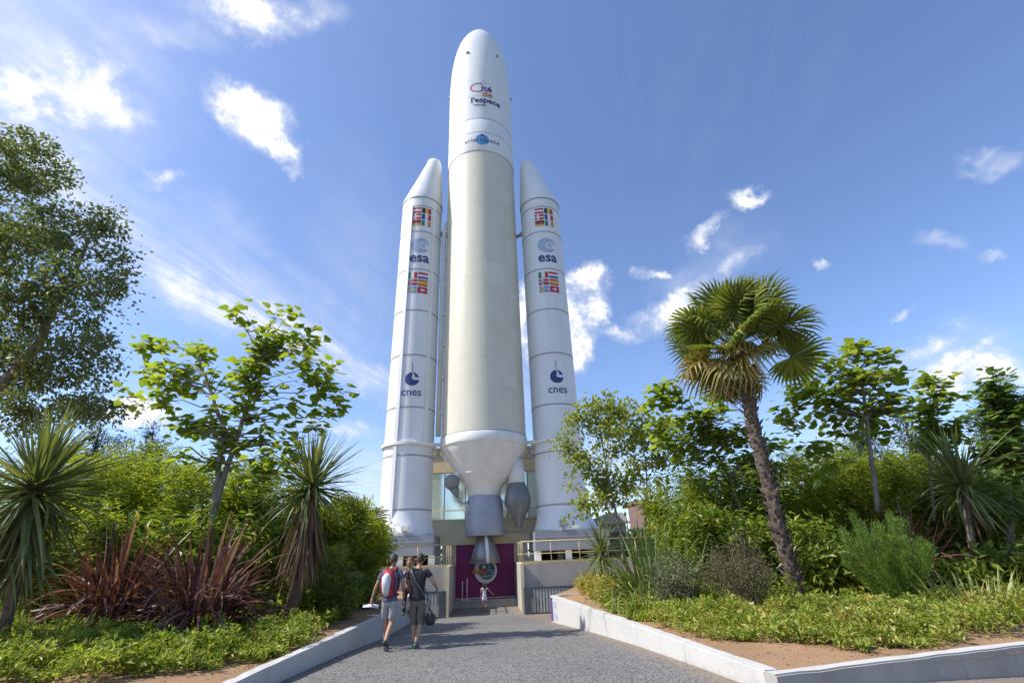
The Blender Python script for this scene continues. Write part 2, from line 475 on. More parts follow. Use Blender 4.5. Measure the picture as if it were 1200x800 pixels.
class MB:
    """Collects shapes; build() links them as one mesh object."""
    def __init__(self):
        self.v = []
        self.f = []
        self.m = []
        self.s = []

    def add(self, vs, fs, mi=0, smooth=False):
        o = len(self.v)
        self.v.extend([tuple(x) for x in vs])
        for f in fs:
            self.f.append(tuple(i + o for i in f)); self.m.append(mi); self.s.append(smooth)

    def box(self, lo, hi, mi=0, bev=0.0):
        (x0, y0, z0), (x1, y1, z1) = lo, hi
        if not bev:
            self.add([(x0, y0, z0), (x1, y0, z0), (x1, y1, z0), (x0, y1, z0), (x0, y0, z1), (x1, y0, z1), (x1, y1, z1), (x0, y1, z1)],
                     [(0, 3, 2, 1), (4, 5, 6, 7), (0, 1, 5, 4), (1, 2, 6, 5), (2, 3, 7, 6), (3, 0, 4, 7)], mi)
            return
        bm = bmesh.new()
        bmesh.ops.create_cube(bm, size=1.0)
        for v in bm.verts:
            v.co = Vector((x0 if v.co.x < 0 else x1, y0 if v.co.y < 0 else y1, z0 if v.co.z < 0 else z1))
        bmesh.ops.bevel(bm, geom=bm.edges[:], offset=bev, segments=2, affect='EDGES')
        bm.verts.index_update()
        self.add([v.co for v in bm.verts], [[v.index for v in f.verts] for f in bm.faces], mi)
        bm.free()

    def lathe(self, prof, seg=48, c=(0, 0, 0), mi=0, a0=0.0, a1=2 * PI, closed=True):
        """prof: list of (radius, z)."""
        n = seg if closed else seg + 1
        vs, fs = [], []
        for r, z in prof:
            for k in range(n):
                a = a0 + (a1 - a0) * k / seg
                vs.append((c[0] + r * math.sin(a), c[1] - r * math.cos(a), c[2] + z))
        for i in range(len(prof) - 1):
            for k in range(seg):
                k2 = (k + 1) % n
                fs.append((i * n + k, i * n + k2, (i + 1) * n + k2, (i + 1) * n + k))
        self.add(vs, fs, mi, True)

    def tube(self, pts, rs, seg=8, mi=0, cap=True, smooth=True):
        pts = [Vector(p) for p in pts]
        if isinstance(rs, (int, float)): rs = [rs] * len(pts)
        vs, fs = [], []
        ref = None
        for i, p in enumerate(pts):
            t = (pts[min(i + 1, len(pts) - 1)] - pts[max(i - 1, 0)])
            t = t.normalized() if t.length > 1e-9 else Vector((0, 0, 1))
            if ref is None:
                ref = Vector((1, 0, 0)) if abs(t.x) < 0.8 else Vector((0, 1, 0))
            u = (ref - t * ref.dot(t)).normalized()
            w = t.cross(u)
            ref = u
            for k in range(seg):
                a = 2 * PI * k / seg
                vs.append(p + (u * math.cos(a) + w * math.sin(a)) * rs[i])
        for i in range(len(pts) - 1):
            for k in range(seg):
                k2 = (k + 1) % seg
                fs.append((i * seg + k, i * seg + k2, (i + 1) * seg + k2, (i + 1) * seg + k))
        if cap:
            fs.append(tuple(range(seg - 1, -1, -1)))
            fs.append(tuple((len(pts) - 1) * seg + k for k in range(seg)))
        self.add(vs, fs, mi, smooth)

    def sphere(self, c, r, seg=20, rings=12, mi=0):
        rx, ry, rz = (r, r, r) if isinstance(r, (int, float)) else r
        vs, fs = [], []
        for i in range(rings + 1):
            th = PI * i / rings
            for k in range(seg):
                a = 2 * PI * k / seg
                vs.append((c[0] + rx * math.sin(th) * math.cos(a), c[1] + ry * math.sin(th) * math.sin(a), c[2] - rz * math.cos(th)))
        for i in range(rings):
            for k in range(seg):
                k2 = (k + 1) % seg
                fs.append((i * seg + k, i * seg + k2, (i + 1) * seg + k2, (i + 1) * seg + k))
        self.add(vs, fs, mi, True)

    def mesh(self, name, mats):
        me = bpy.data.meshes.new(name)
        me.from_pydata(self.v, [], self.f)
        for m in (mats if isinstance(mats, (list, tuple)) else [mats]):
            me.materials.append(m)
        me.polygons.foreach_set('material_index', self.m)
        me.polygons.foreach_set('use_smooth', self.s)
        me.update()
        return me

    def build(self, name, mats, parent=None, **kw):
        return link(name, self.mesh(name, mats), parent, **kw)


def np_mesh(name, V, F, mats, mi=None, smooth=False):
    """V (n,3), F (m,k) arrays with one k for all faces."""
    me = bpy.data.meshes.new(name)
    V = np.ascontiguousarray(V, dtype=np.float32)
    F = np.ascontiguousarray(F, dtype=np.int32)
    m, k = F.shape
    me.vertices.add(len(V)); me.vertices.foreach_set('co', V.ravel())
    me.loops.add(m * k); me.loops.foreach_set('vertex_index', F.ravel())
    me.polygons.add(m)
    me.polygons.foreach_set('loop_start', np.arange(0, m * k, k, dtype=np.int32))
    for x in (mats if isinstance(mats, (list, tuple)) else [mats]):
        me.materials.append(x)
    if mi is not None: me.polygons.foreach_set('material_index', np.asarray(mi, dtype=np.int32))
    me.polygons.foreach_set('use_smooth', np.full(m, smooth, dtype=bool))
    me.update(calc_edges=True)
    me.validate()
    return me


# ------------------------------------------------------------------ ground, path, beds
PATH_Y = [-60, 0, 6, 8, 10.5, 13, 18.4, 24.5, 27, 60]
PATH_Z = [0.20, 0.17, 0.14, 0.09, 0.0, -0.13, -0.47, -0.86, -0.90, -0.90]


def path_z(x, y):
    return np.interp(y, PATH_Y, PATH_Z) - 0.045 * np.clip(np.asarray(x) - 4.3, 0, 6) * (np.asarray(y) < 12)


def grid(name, xs, ys, zf, mat, **kw):
    X, Y = np.meshgrid(xs, ys)
    Z = zf(X, Y)
    V = np.stack([X.ravel(), Y.ravel(), np.asarray(Z).ravel()], 1)
    nx, ny = len(xs), len(ys)
    i = (np.arange(ny - 1)[:, None] * nx + np.arange(nx - 1)[None, :]).ravel()
    F = np.stack([i, i + 1, i + nx + 1, i + nx], 1)
    return link(name, np_mesh(name, V, F, mat, smooth=True), **kw)


def wobble(X, Y, a=0.03):
    return a * (np.sin(X * 1.7 + Y * 0.6) + np.sin(Y * 2.3 - X * 0.9) + np.sin(X * 4.1 + 1.3) * 0.4 + np.sin(Y * 5.3 + X * 2.2) * 0.3)


tag(grid('ground', np.linspace(-900, 900, 61), np.linspace(-500, 1300, 61), lambda X, Y: np.full_like(X, -1.3), M['field']), kind='structure')
tag(grid('path', np.linspace(-11, 12, 24), np.concatenate([np.linspace(-30, 4, 12), np.linspace(5, 36, 63)]), path_z, M['asphalt']), kind='structure')


def wall_right_x(y):            # outer top edge of the right retaining wall
    return 2.77 + (0.97 - 2.77) * (y - 6.26) / (18.17 - 6.26)


def bed_right_z(X, Y):
    d = np.clip(np.minimum(X - wall_right_x(Y), (Y - (6.26 + 0.273 * (X - 2.77))) * 0.9), 0, 12)
    return 0.27 + 0.035 * d + wobble(X, Y, 0.012) * np.clip(d, 0, 1)


def left_edge(y):               # inner edge of the left retaining wall
    return np.interp(y, [0, 14, 22.5, 26], [-3.70, -3.72, -4.66, -5.05])


def bed_left_z(X, Y):
    d = np.clip(left_edge(Y) - 0.05 - X, 0, 14)
    return 0.27 + 0.045 * d + wobble(X, Y, 0.015) * np.clip(d, 0, 1)


def bed(name, rows, zf):
    """rows: list of (y, x_start, x_end); a strip mesh with a skirt down into the ground."""
    n = 40
    V, F = [], []
    for (y0, xa, y1, xb) in rows:
        for k in range(n):
            f = (k / (n - 1)) ** 1.6
            V.append((xa + (xb - xa) * f, y0 + (y1 - y0) * f))
    A = np.array(V)
    Z = zf(A[:, 0], A[:, 1])
    P = np.column_stack([A, Z])
    i = (np.arange(len(rows) - 1)[:, None] * n + np.arange(n - 1)[None, :]).ravel()
    F = np.stack([i, i + 1, i + n + 1, i + n], 1)
    return tag(link(name, np_mesh(name, P, F, M['dirt'], smooth=True)), kind='structure')


bed('planting_bed', [(y, float(left_edge(y)), y, -48) for y in np.concatenate([np.linspace(2.5, 24.2, 48)])] + [(y, -13.5, y, -48) for y in (24.3, 30, 40, 55, 70)], bed_left_z)
rows = []
for t in np.linspace(0, 1, 48):                     # from the front wall (right run) to the far end of the path wall
    y = 6.30 + (18.1 - 6.30) * t
    rows.append((y, wall_right_x(y) + 0.1, y + (12.9 if t < 1 else 12.9) * (1 - t) * 0.97, 50 - 2 * t))
rows += [(18.6, 1.0, 19, 50), (22, 2.2, 23, 50), (30, 8.5, 30, 50), (70, 10, 70, 60)]
bed('planting_bed', rows, bed_right_z)


# ------------------------------------------------------------------ retaining walls
def wall_run(t, p0, p1, thick, ztop, zbot0, zbot1, n, side, face='wallwhite'):
    """A run of cast wall sections with open joints; each section is a part. side=+1 puts the thickness left of p0->p1."""
    p0, p1 = Vector((*p0, 0)), Vector((*p1, 0))
    d = (p1 - p0).normalized()
    nrm = Vector((-d.y, d.x, 0)) * side
    L = (p1 - p0).length
    for i in range(n):
        a = L * i / n + (0.004 if i else 0)
        b = L * (i + 1) / n - (0.004 if i < n - 1 else 0)
        bm = bmesh.new()
        za = zbot0 + (zbot1 - zbot0) * (i / n)
        zb = zbot0 + (zbot1 - zbot0) * ((i + 1) / n)
        q = []
        nseg = 9
        for k in range(nseg + 1):
            s = a + (b - a) * k / nseg
            z = za + (zb - za) * k / nseg
            jit = rng.normal(0, 0.004, 4) * (0 if k in (0, nseg) else 1)
            row = []
            for w, o in ((0, 0), (thick, 2)):
                base = p0 + d * s + nrm * (w + jit[o])
                row += [bm.verts.new((base.x, base.y, z - 0.2)), bm.verts.new((base.x, base.y, ztop + jit[o + 1] * 0.9))]
            q.append(row)
        for r0, r1 in zip(q, q[1:]):
            for i0, i1 in ((0, 1), (1, 3), (3, 2), (2, 0)):
                bm.faces.new([r0[i0], r1[i0], r1[i1], r0[i1]])
        for r0 in (q[0], q[-1]):
            bm.faces.new([r0[0], r0[1], r0[3], r0[2]])
        bmesh.ops.recalc_face_normals(bm, faces=bm.faces[:])
        top = [e for e in bm.edges if e.verts[0].co.z > ztop - 0.05 and e.verts[1].co.z > ztop - 0.05 and abs((e.verts[1].co - e.verts[0].co).normalized().dot(d)) > 0.9]
        bmesh.ops.bevel(bm, geom=top, offset=0.018, segments=2, affect='EDGES')
        me = bpy.data.meshes.new('wall_section'); bm.to_mesh(me); bm.free()
        me.materials.append(M['wallwhite']); me.materials.append(M[face])
        for p in me.polygons: p.material_index = 0 if p.normal.z > 0.3 else 1
        link('wall_section', me, t)


rw = tag(empty('retaining_wall', (0, 0, 0)), 'sunlit white retaining wall edging the palm bed right of the path', 'wall')
wall_run(rw, (2.735, 6.482), (0.97, 18.17), 0.20, 0.34, 0.10, -0.47, 6, -1)
wall_run(rw, (2.777, 6.262), (16.0, 9.872), 0.20, 0.34, 0.12, -0.1, 5, 1, 'shaded_face')
wall_run(rw, (0.97, 18.18), (4.2, 19.2), 0.20, 0.34, -0.5, -0.5, 2, -1)
pm = MB()
pm.box((0.985, 17.55, -0.42), (1.045, 18.165, 0.30))
px = MB()
# faded purple banner strips fixed at the far end of the wall
dv = Vector((0.97 - 2.77, 18.17 - 6.26, 0)).normalized()
for k, (s0, s1, z0, z1, mk) in enumerate(((11.75, 12.03, -0.40, 0.28, 'f_purple'), (11.2, 11.6, 0.02, 0.20, 'paleblue'), (11.1, 11.62, -0.30, -0.12, 'paleblue'))):
    a = Vector((2.77, 6.26, 0)) + dv * s0; b = Vector((2.77, 6.26, 0)) + dv * s1
    n = Vector((-dv.y, dv.x, 0))
    q = MB()
    vs = [a + n * 0.004, b + n * 0.004, b + n * 0.012, a + n * 0.012]
    q.add([(v.x, v.y, z0) for v in vs] + [(v.x, v.y, z1) for v in vs], [(0, 3, 2, 1), (4, 5, 6, 7), (0, 1, 5, 4), (1, 2, 6, 5), (2, 3, 7, 6), (3, 0, 4, 7)])
    q.build('notice_strip', M[mk], rw)

lw = tag(empty('retaining_wall', (0, 0, 0)), 'shaded white retaining wall beside the two walkers left of the path', 'wall')
wall_run(lw, (-3.56, 3.0), (-3.62, 14.0), 0.20, 0.34, 0.15, -0.15, 6, 1)
wall_run(lw, (-3.622, 14.008), (-4.55, 22.5), 0.20, 0.34, -0.16, -0.75, 4, 1)

# ------------------------------------------------------------------ the rocket (frame: x along the booster line, -y towards the path)
M['pedestal'] = solid('slate_grey_cladding', (0.24, 0.255, 0.29), (0.21, 0.225, 0.255), 1.5, 0.5)
M['tank'] = solid('mid_grey_tank', (0.24, 0.24, 0.245), (0.21, 0.21, 0.215), 1.5, 0.4)
RO = Vector((-2.06, 29.85, 0)); RA = rad(3.8)
rocket = tag(empty('rocket', RO, RA), 'full size white and cream launch rocket with two strap-on boosters standing over the entrance', 'rocket')


def lathe_part(name, prof, mat, parent=rocket, c=(0, 0, 0), seg=64):
    b = MB(); b.lathe(prof, seg, c); return b.build(name, mat, parent)


def ring(name, r, z, h, c, mat, parent, t=0.012, gap=None):
    b = MB()
    b.lathe([(r - 0.01, z - h / 2), (r + t, z - h / 2), (r + t, z + h / 2), (r - 0.01, z + h / 2)], 56, c)
    for i in range(len(b.s)): b.s[i] = False
    return b.build(name, mat, parent)


RC = 2.72
core = lathe_part('core_stage', [(RC, 8.40), (RC, 12), (RC, 16), (RC, 20), (RC, 25), (RC, 30.8)], M['cream'], seg=96)
for z, a in ((12.2, 0), (15.1, 0), (19.2, 0), (23.4, 0), (27.1, 0)):
    ring('weld_seam', RC, z, 0.025, (0, 0, 0), M['cream'], core, 0.006)
for (a0, a1, z0, z1) in ((0.62, 1.02, 26.2, 27.6), (0.70, 1.15, 21.0, 22.4), (0.05, 0.62, 18.6, 20.4), (0.72, 1.2, 14.2, 15.6), (-0.1, 0.30, 13.3, 13.42),
                         (0.5, 0.95, 11.3, 12.4), (-0.55, -0.15, 24.0, 24.1), (0.1, 0.42, 16.6, 16.68), (0.75, 1.1, 17.2, 18.3)):
    b = MB(); b.lathe([(RC + 0.006, z0), (RC + 0.006, z1)], 16, a0=a0, a1=a1, closed=False)
    b.build('repair_patch', M['patch'], core)
b = MB()
b.tube([(-RC - 0.16, -0.55, 8.6), (-RC - 0.16, -0.55, 24.6), (-RC + 0.05, -0.45, 25.4)], 0.17, 12)
for z in np.arange(10, 25, 2.4): b.box((-RC - 0.1, -0.68, z), (-RC + 0.1, -0.42, z + 0.12))
b.build('feed_line', M['offwhite'], rocket)
upper = lathe_part('upper_stage', [(RC + 0.03, 30.78), (RC + 0.045, 30.82), (RC + 0.045, 34.26), (RC + 0.03, 34.3)], M['white'], seg=96)
ring('joint_line', RC + 0.045, 32.75, 0.06, (0, 0, 0), M['seam'], upper, 0.006)
ring('joint_line', RC + 0.045, 34.32, 0.07, (0, 0, 0), M['seam'], upper, 0.006)
fp = [(2.76, 34.36), (2.78, 39.36), (2.74, 41.2), (2.66, 42.85), (2.50, 44.3), (2.26, 45.7), (1.93, 46.9), (1.50, 47.9), (1.02, 48.72), (0.72, 49.08), (0.38, 49.32), (0.0, 49.42)]
fine_p = []
for i in range(len(fp) - 1):                       # Catmull-Rom through the measured outline
    p0, p1, p2, p3 = fp[max(i - 1, 0)], fp[i], fp[i + 1], fp[min(i + 2, len(fp) - 1)]
    for k in range(4):
        t = k / 4
        fine_p.append(tuple(0.5 * (2 * p1[j] + (p2[j] - p0[j]) * t + (2 * p0[j] - 5 * p1[j] + 4 * p2[j] - p3[j]) * t * t + (3 * p1[j] - p0[j] - 3 * p2[j] + p3[j]) * t ** 3) for j in (0, 1)))
fine_p.append(fp[-1])
fairing = lathe_part('fairing', fine_p, M['white'], seg=96)
ring('joint_line', 2.575, 43.6, 0.05, (0, 0, 0), M['seam'], fairing, 0.012)
ring('joint_line', 2.775, 37.0, 0.03, (0, 0, 0), M['white'], fairing, 0.01)
for a, z, r in ((-0.42, 43.0, 2.64), (0.62, 43.0, 2.64), (-1.5, 39.9, 2.77), (1.5, 39.9, 2.77)):
    b = MB(); p = Vector((r * math.sin(a), -r * math.cos(a), z)); n = Vector((math.sin(a), -math.cos(a), 0.1))
    b.tube([p - n * 0.05, p + n * 0.10, p + n * 0.16], [0.15, 0.13, 0.06], 12)
    b.build('lifting_lug', M['seam'], fairing)
lathe_part('skirt', [(RC - 0.05, 7.78), (RC + 0.03, 7.80), (RC + 0.06, 7.86), (RC + 0.06, 8.34), (RC + 0.02, 8.42), (RC - 0.05, 8.42)], M['offwhite'], seg=96)
ring('joint_line', RC + 0.02, 8.42, 0.06, (0, 0, 0), M['seam'], rocket, 0.02)
cone = lathe_part('thrust_cone', [(2.70, 7.82), (2.64, 7.62), (2.42, 7.32), (2.08, 6.78), (1.72, 6.22), (1.40, 5.80), (1.16, 5.52), (1.03, 5.30), (0.98, 5.12), (0.97, 4.95), (0.6, 4.95)], M['offwhite'], seg=72)
ring('joint_line', 1.73, 6.22, 0.04, (0, 0, 0), M['offwhite'], cone, 0.02)
ring('joint_line', 1.0, 5.2, 0.05, (0, 0, 0), M['offwhite'], cone, 0.03)
shroud = lathe_part('engine_shroud', [(0.5, 4.97), (0.95, 4.97), (1.00, 4.90), (1.10, 4.55), (1.14, 4.0), (1.15, 3.3), (1.15, 2.74), (1.12, 2.70), (0.9, 2.70), (0.4, 2.78)], M['greymetal'], seg=72)
ring('joint_line', 1.145, 3.9, 0.04, (0, 0, 0), M['greymetal'], shroud, 0.012)
bell = lathe_part('engine_bell', [(0.40, 2.74), (0.47, 2.58), (0.60, 2.20), (0.76, 1.70), (0.92, 1.26), (0.90, 1.26), (0.74, 1.70), (0.58, 2.20), (0.40, 2.6)], M['bell'], seg=64)
for z, r in ((1.30, 0.905), (1.72, 0.755), (2.12, 0.625)):
    ring('stiffening_band', r, z, 0.05, (0, 0, 0), M['bell'], bell, 0.015)
for k in range(28):
    a = 2 * PI * k / 28
    b = MB(); b.tube([(0.475 * math.sin(a), -0.475 * math.cos(a), 2.56), (0.61 * math.sin(a), -0.61 * math.cos(a), 2.18), (0.765 * math.sin(a), -0.765 * math.cos(a), 1.69), (0.925 * math.sin(a), -0.925 * math.cos(a), 1.27)], 0.010, 5)
    b.build('cooling_tube', M['bell'], bell)
b = MB(); b.tube([(0.06, -0.62, 2.8), (0.10, -0.86, 2.3), (0.14, -1.0, 1.75), (0.14, -1.02, 1.25)], [0.10, 0.10, 0.10, 0.09], 12); b.build('exhaust_pipe', M['offwhite'], rocket)
# helium sphere on the left of the cone, drop shaped vessel on the right
b = MB(); b.sphere((-1.95, -0.75, 5.75), 0.47, 28, 16)
b.tube([(-1.80, -0.72, 5.38), (-1.68, -0.68, 5.05), (-1.62, -0.66, 4.88)], [0.30, 0.17, 0.09], 14)
hs = b.build('helium_sphere', M['tank'], rocket)
b = MB(); b.tube([(-2.2, -0.95, 5.9), (-2.36, -1.15, 6.5), (-2.3, -1.4, 7.5)], 0.03, 8); b.build('stay_rod', M['offwhite'], hs)
b = MB(); b.tube([(-1.9, -0.7, 5.9), (-1.65, -0.6, 6.2), (-1.4, -0.5, 6.3)], [0.2, 0.25, 0.25], 12); b.build('bracket', M['offwhite'], hs)
b = MB(); b.tube([(-1.62, -0.66, 4.95), (-1.48, -0.66, 4.62), (-1.2, -0.66, 4.50), (-0.95, -0.6, 4.62)], 0.055, 8); b.build('supply_pipe', M['greymetal'], hs)
b = MB(); b.lathe([(0.46, 5.60), (0.50, 5.56), (0.62, 5.28), (0.74, 4.98), (0.80, 4.70), (0.78, 4.44), (0.66, 4.10), (0.48, 3.78), (0.31, 3.50), (0.21, 3.32), (0.19, 3.10), (0.0, 3.08)], 32, (2.0, -0.55, 0))
vs_ = b.build('drain_vessel', M['darkmetal'], rocket)
b = MB(); b.lathe([(0.47, 5.60), (0.51, 5.64), (0.50, 6.2), (0.44, 7.0), (0.0, 7.05)], 24, (1.98, -0.5, 0)); b.build('pylon', M['offwhite'], vs_)
b = MB(); b.tube([(0.98, -0.75, 4.75), (1.3, -0.75, 4.2), (1.85, -0.6, 3.4)], 0.05, 8); b.build('supply_pipe', M['greymetal'], vs_)


def cyl_map(cx, R, a0, z0):
    return lambda u, v, off=0.0: ((cx[0] + (R + off) * math.sin(a0 + u / R)), cx[1] - (R + off) * math.cos(a0 + u / R), z0 + v)


def text_part(body, size, mp, mat, parent, name='lettering', bold=0.0, off=0.02, spacing=1.0, align='CENTER', arc=0.0, sx=1.0):
    cu = bpy.data.curves.new('letters', 'FONT')
    cu.body = body; cu.size = size; cu.align_x = align; cu.offset = bold; cu.space_character = spacing
    cu.resolution_u = 3
    tmp = bpy.data.objects.new('letters', cu)
    COL.objects.link(tmp)
    dg = bpy.context.evaluated_depsgraph_get()
    me = bpy.data.meshes.new_from_object(tmp.evaluated_get(dg))
    bpy.data.objects.remove(tmp); bpy.data.curves.remove(cu)
    for v in me.vertices:
        u, w = v.co.x * sx, v.co.y
        v.co = mp(u, w - arc * u * u, off)
    me.materials.clear(); me.materials.append(mat); me.update()
    return link(name, me, parent)


def decal(name, fn, w, h, nx, ny, mp, mats, parent, off=0.02):
    """Printed emblem: fn(u, v) with u, v in -1..1 gives the index of its ink, or None where nothing is printed."""
    V, F, I = [], [], []
    for j in range(ny + 1):
        for i in range(nx + 1):
            V.append(mp((i / nx - 0.5) * w, (j / ny - 0.5) * h, off))
    for j in range(ny):
        for i in range(nx):
            k = fn(2 * (i + 0.5) / nx - 1, 2 * (j + 0.5) / ny - 1)
            if k is not None:
                F.append((j * (nx + 1) + i, j * (nx + 1) + i + 1, (j + 1) * (nx + 1) + i + 1, (j + 1) * (nx + 1) + i)); I.append(k)
    me = bpy.data.meshes.new(name)
    used = sorted({i for f in F for i in f}); mpv = {o: n for n, o in enumerate(used)}
    me.from_pydata([V[i] for i in used], [], [[mpv[i] for i in f] for f in F])
    for m in mats: me.materials.append(m)
    me.polygons.foreach_set('material_index', I); me.update()
    return link(name, me, parent)


FL = {'at': ('h', 'red white red'), 'be': ('v', 'black yellow red'), 'fr': ('v', 'blue white red'), 'de': ('h', 'black red gold'), 'ie': ('v', 'green white orange'),
      'it': ('v', 'green white red'), 'nl': ('h', 'red white blue'), 'es': ('e', 'red yellow red'), 'dk': ('c', 'red white white'), 'no': ('c', 'red white blue'),
      'se': ('c', 'lightblue yellow yellow'), 'ch': ('s', 'red white white')}


def flag_fn(kind):
    def fn(u, v):
        if kind == 'h': return 0 if v > 0.333 else 1 if v > -0.333 else 2
        if kind == 'v': return 0 if u < -0.333 else 1 if u < 0.333 else 2
        if kind == 'e': return 0 if v > 0.5 else 1 if v > -0.5 else 2
        if kind == 's': return 1 if (abs(u) < 0.13 and abs(v) < 0.6) or (abs(v) < 0.19 and abs(u) < 0.42) else 0
        a, b = abs(u + 0.28), abs(v)
        if a < 0.07 or b < 0.1: return 2
        if a < 0.15 or b < 0.22: return 1
        return 0
    return fn


def flags(rows, cx, R, a0, ztop, parent, w=0.70, h=0.50, gx=0.06, gz=0.09):
    for j, r in enumerate(rows):
        for i, c in enumerate(r):
            u = (i - 0.5) * (w + gx)
            z = ztop - h / 2 - j * (h + gz)
            kind, cols = FL[c]
            n = (15, 10) if kind in 'cs' else (6, 12)
            o = decal('flag', flag_fn(kind), w, h, n[0], n[1], cyl_map(cx, R, a0 + u / R, z), [M['f_' + x] for x in cols.split()], parent, 0.012)


def esa_fn(u, v):
    r = math.hypot(u, v)
    e = math.hypot(u - 0.32, v - 0.02)
    if (u - 0.95) ** 2 + (v + 0.25) ** 2 < 0.10: return None
    if r > 0.98: return None
    if 0.30 < e < 0.50 and not (u > 0.35 and -0.32 < v < -0.12): return None
    if e < 0.30 and abs(v - 0.02) < 0.08 and u > 0.1: return None
    if e <= 0.30: return 0
    if math.hypot(u + 0.5, v - 0.05) < 0.10: return None
    if u > 0.45 and v < 0.1 and v > -0.45: return None
    return 0


def cnes_fn(u, v):
    r = math.hypot(u, v)
    if r > 0.97: return None
    b = math.hypot((u - 0.5) / 0.62, (v - 0.28) / 0.42)
    if b < 1.0 and not (u > 0.35 and 0.30 < v < 0.75 and u + v < 1.3): return None
    if 0.02 < u < 0.16 and v > -0.05: return None
    return 0


BR = 1.53
for sgn in (-1, 1):
    cx = (sgn * 4.69, -0.28)
    c3 = (cx[0], cx[1], 0)
    bo = MB(); bo.lathe([(BR, 4.0), (BR, 7.9), (BR, 12), (BR, 16), (BR, 20), (BR, 24), (BR, 26.86)], 72, c3)
    bst = bo.build('booster', M['white'], rocket)
    bst['label'] = ('white booster in sunlight with raised cable ducts' if sgn < 0 else 'white booster shaded by the core stage')
    # oblique nose, apex towards the core
    prof, n = [(0, 1.02, 26.86), (0, 1.03, 26.95), (0, 1.0, 27.35)] , 56
    V, F = [], []
    lv = [(0.0, 26.86), (0.0, 26.98), (0.07, 27.45), (0.25, 28.5), (0.46, 29.7), (0.64, 30.8), (0.76, 31.45), (0.86, 31.85), (0.95, 32.05), (1.0, 32.1)]
    for f, z in lv:
        r = BR * 1.03 * (1 - f * 0.79) if f < 0.78 else BR * 1.03 * (0.384) * math.sqrt(max(0, 1 - ((f - 0.76) / 0.24) ** 2))
        sh = -sgn * (BR * 1.03 - (BR * 1.03 * (1 - min(f, 0.77) * 0.79))) * 0.80
        for k in range(n):
            a = 2 * PI * k / n
            V.append((c3[0] + sh + r * math.sin(a), c3[1] - r * math.cos(a), z))
    for i in range(len(lv) - 1):
        for k in range(n):
            k2 = (k + 1) % n
            F.append((i * n + k, i * n + k2, (i + 1) * n + k2, (i + 1) * n + k))
    q = MB(); q.add(V, F, 0, True); q.build('nose_cone', M['white'], bst)
    for z in (26.84, 25.98, 23.6, 20.3, 17.0, 13.7, 10.2, 7.25, 4.2):
        ring('joint_band', BR, z, 0.09, c3, M['seam'], bst, 0.015)
    ring('clamp_ring', BR, 7.95, 0.16, c3, M['offwhite'], bst, 0.16)
    # aft skirt flaring outward
    V, F = [], []
    lv = [(BR + 0.004, 0.0, 4.12), (BR + 0.05, 0.04, 3.8), (BR + 0.16, 0.12, 3.4), (BR + 0.32, 0.20, 3.0), (BR + 0.40, 0.24, 2.80), (BR + 0.36, 0.24, 2.78)]
    for r, sh, z in lv:
        for k in range(n):
            a = 2 * PI * k / n
            V.append((c3[0] + sgn * sh * 0.6 + r * math.sin(a), c3[1] - sh * 0.3 - r * math.cos(a), z))
    F = [(i * n + k, i * n + (k + 1) % n, (i + 1) * n + (k + 1) % n, (i + 1) * n + k) for i in range(len(lv) - 1) for k in range(n)]
    q = MB(); q.add(V, F, 0, True); q.build('aft_skirt', M['white'], bst)
    if sgn < 0:
        for a, hgt, zlo in ((-0.38, 0.10, 3.4), (0.78, 0.05, 7.9)):
            q = MB()
            for z0, z1 in ((zlo, 7.85), (8.05, 26.0)):
                if z1 - z0 < 0.5: continue
                u, w = math.sin(a), -math.cos(a)
                tx, ty = math.cos(a), math.sin(a)
                hw = 0.11
                vs = []
                for z in (z0, z1):
                    for du, dr in ((-hw, -0.02), (hw, -0.02), (hw, hgt), (-hw, hgt)):
                        vs.append((c3[0] + u * (BR + dr) + tx * du, c3[1] + w * (BR + dr) + ty * du, z))
                q.add(vs, [(0, 1, 5, 4), (1, 2, 6, 5), (2, 3, 7, 6), (3, 0, 4, 7), (0, 3, 2, 1), (4, 5, 6, 7)])
            q.build('cable_duct', M['white'], bst)
    a0 = rad(8.0) if sgn < 0 else rad(4.0)
    flags((('at', 'be'), ('dk', 'fr'), ('de', 'ie')), cx, BR, a0 - 0.01, 25.80, bst)
    flags((('it', 'nl'), ('no', 'es'), ('se', 'ch')), cx, BR, a0 - 0.03, 20.02, bst)
    decal('emblem', esa_fn, 1.42, 1.30, 44, 40, cyl_map(cx, BR, a0, 22.35), [M['paleblue']], bst, 0.012)
    text_part('esa', 1.15, cyl_map(cx, BR, a0, 20.92), M['navy'], bst, bold=0.025, sx=0.96)
    decal('emblem', cnes_fn, 0.92, 0.92, 36, 36, cyl_map(cx, BR, a0 - 0.02, 12.02), [M['navy']], bst, 0.012)
    q = MB(); mp = cyl_map(cx, BR, a0 - 0.03, 12.4); q.add([mp(-0.018, -0.3, 0.014), mp(0.018, -0.3, 0.014), mp(0.018, 0.72, 0.014), mp(-0.018, 0.72, 0.014)], [(0, 1, 2, 3)]); q.build('emblem', M['navy'], bst)
    text_part('cnes', 0.76, cyl_map(cx, BR, a0 - 0.02, 10.92), M['navy'], bst, bold=0.004, sx=0.94)
    # struts to the core
    q = MB(); q.tube([(sgn * (RC - 0.1), -0.9, 7.98), (sgn * 3.3, -1.0, 8.0), (sgn * (4.69 - 0.5), -0.28 - BR + 0.02, 8.0)], [0.10, 0.12, 0.08], 10)
    q.build('lower_strut', M['offwhite'], rocket)
    q = MB(); q.tube([(sgn * (RC - 0.1), 0.6, 7.98), (sgn * (4.69 - 0.9), 0.7, 8.0)], 0.11, 10); q.build('lower_strut', M['offwhite'], rocket)
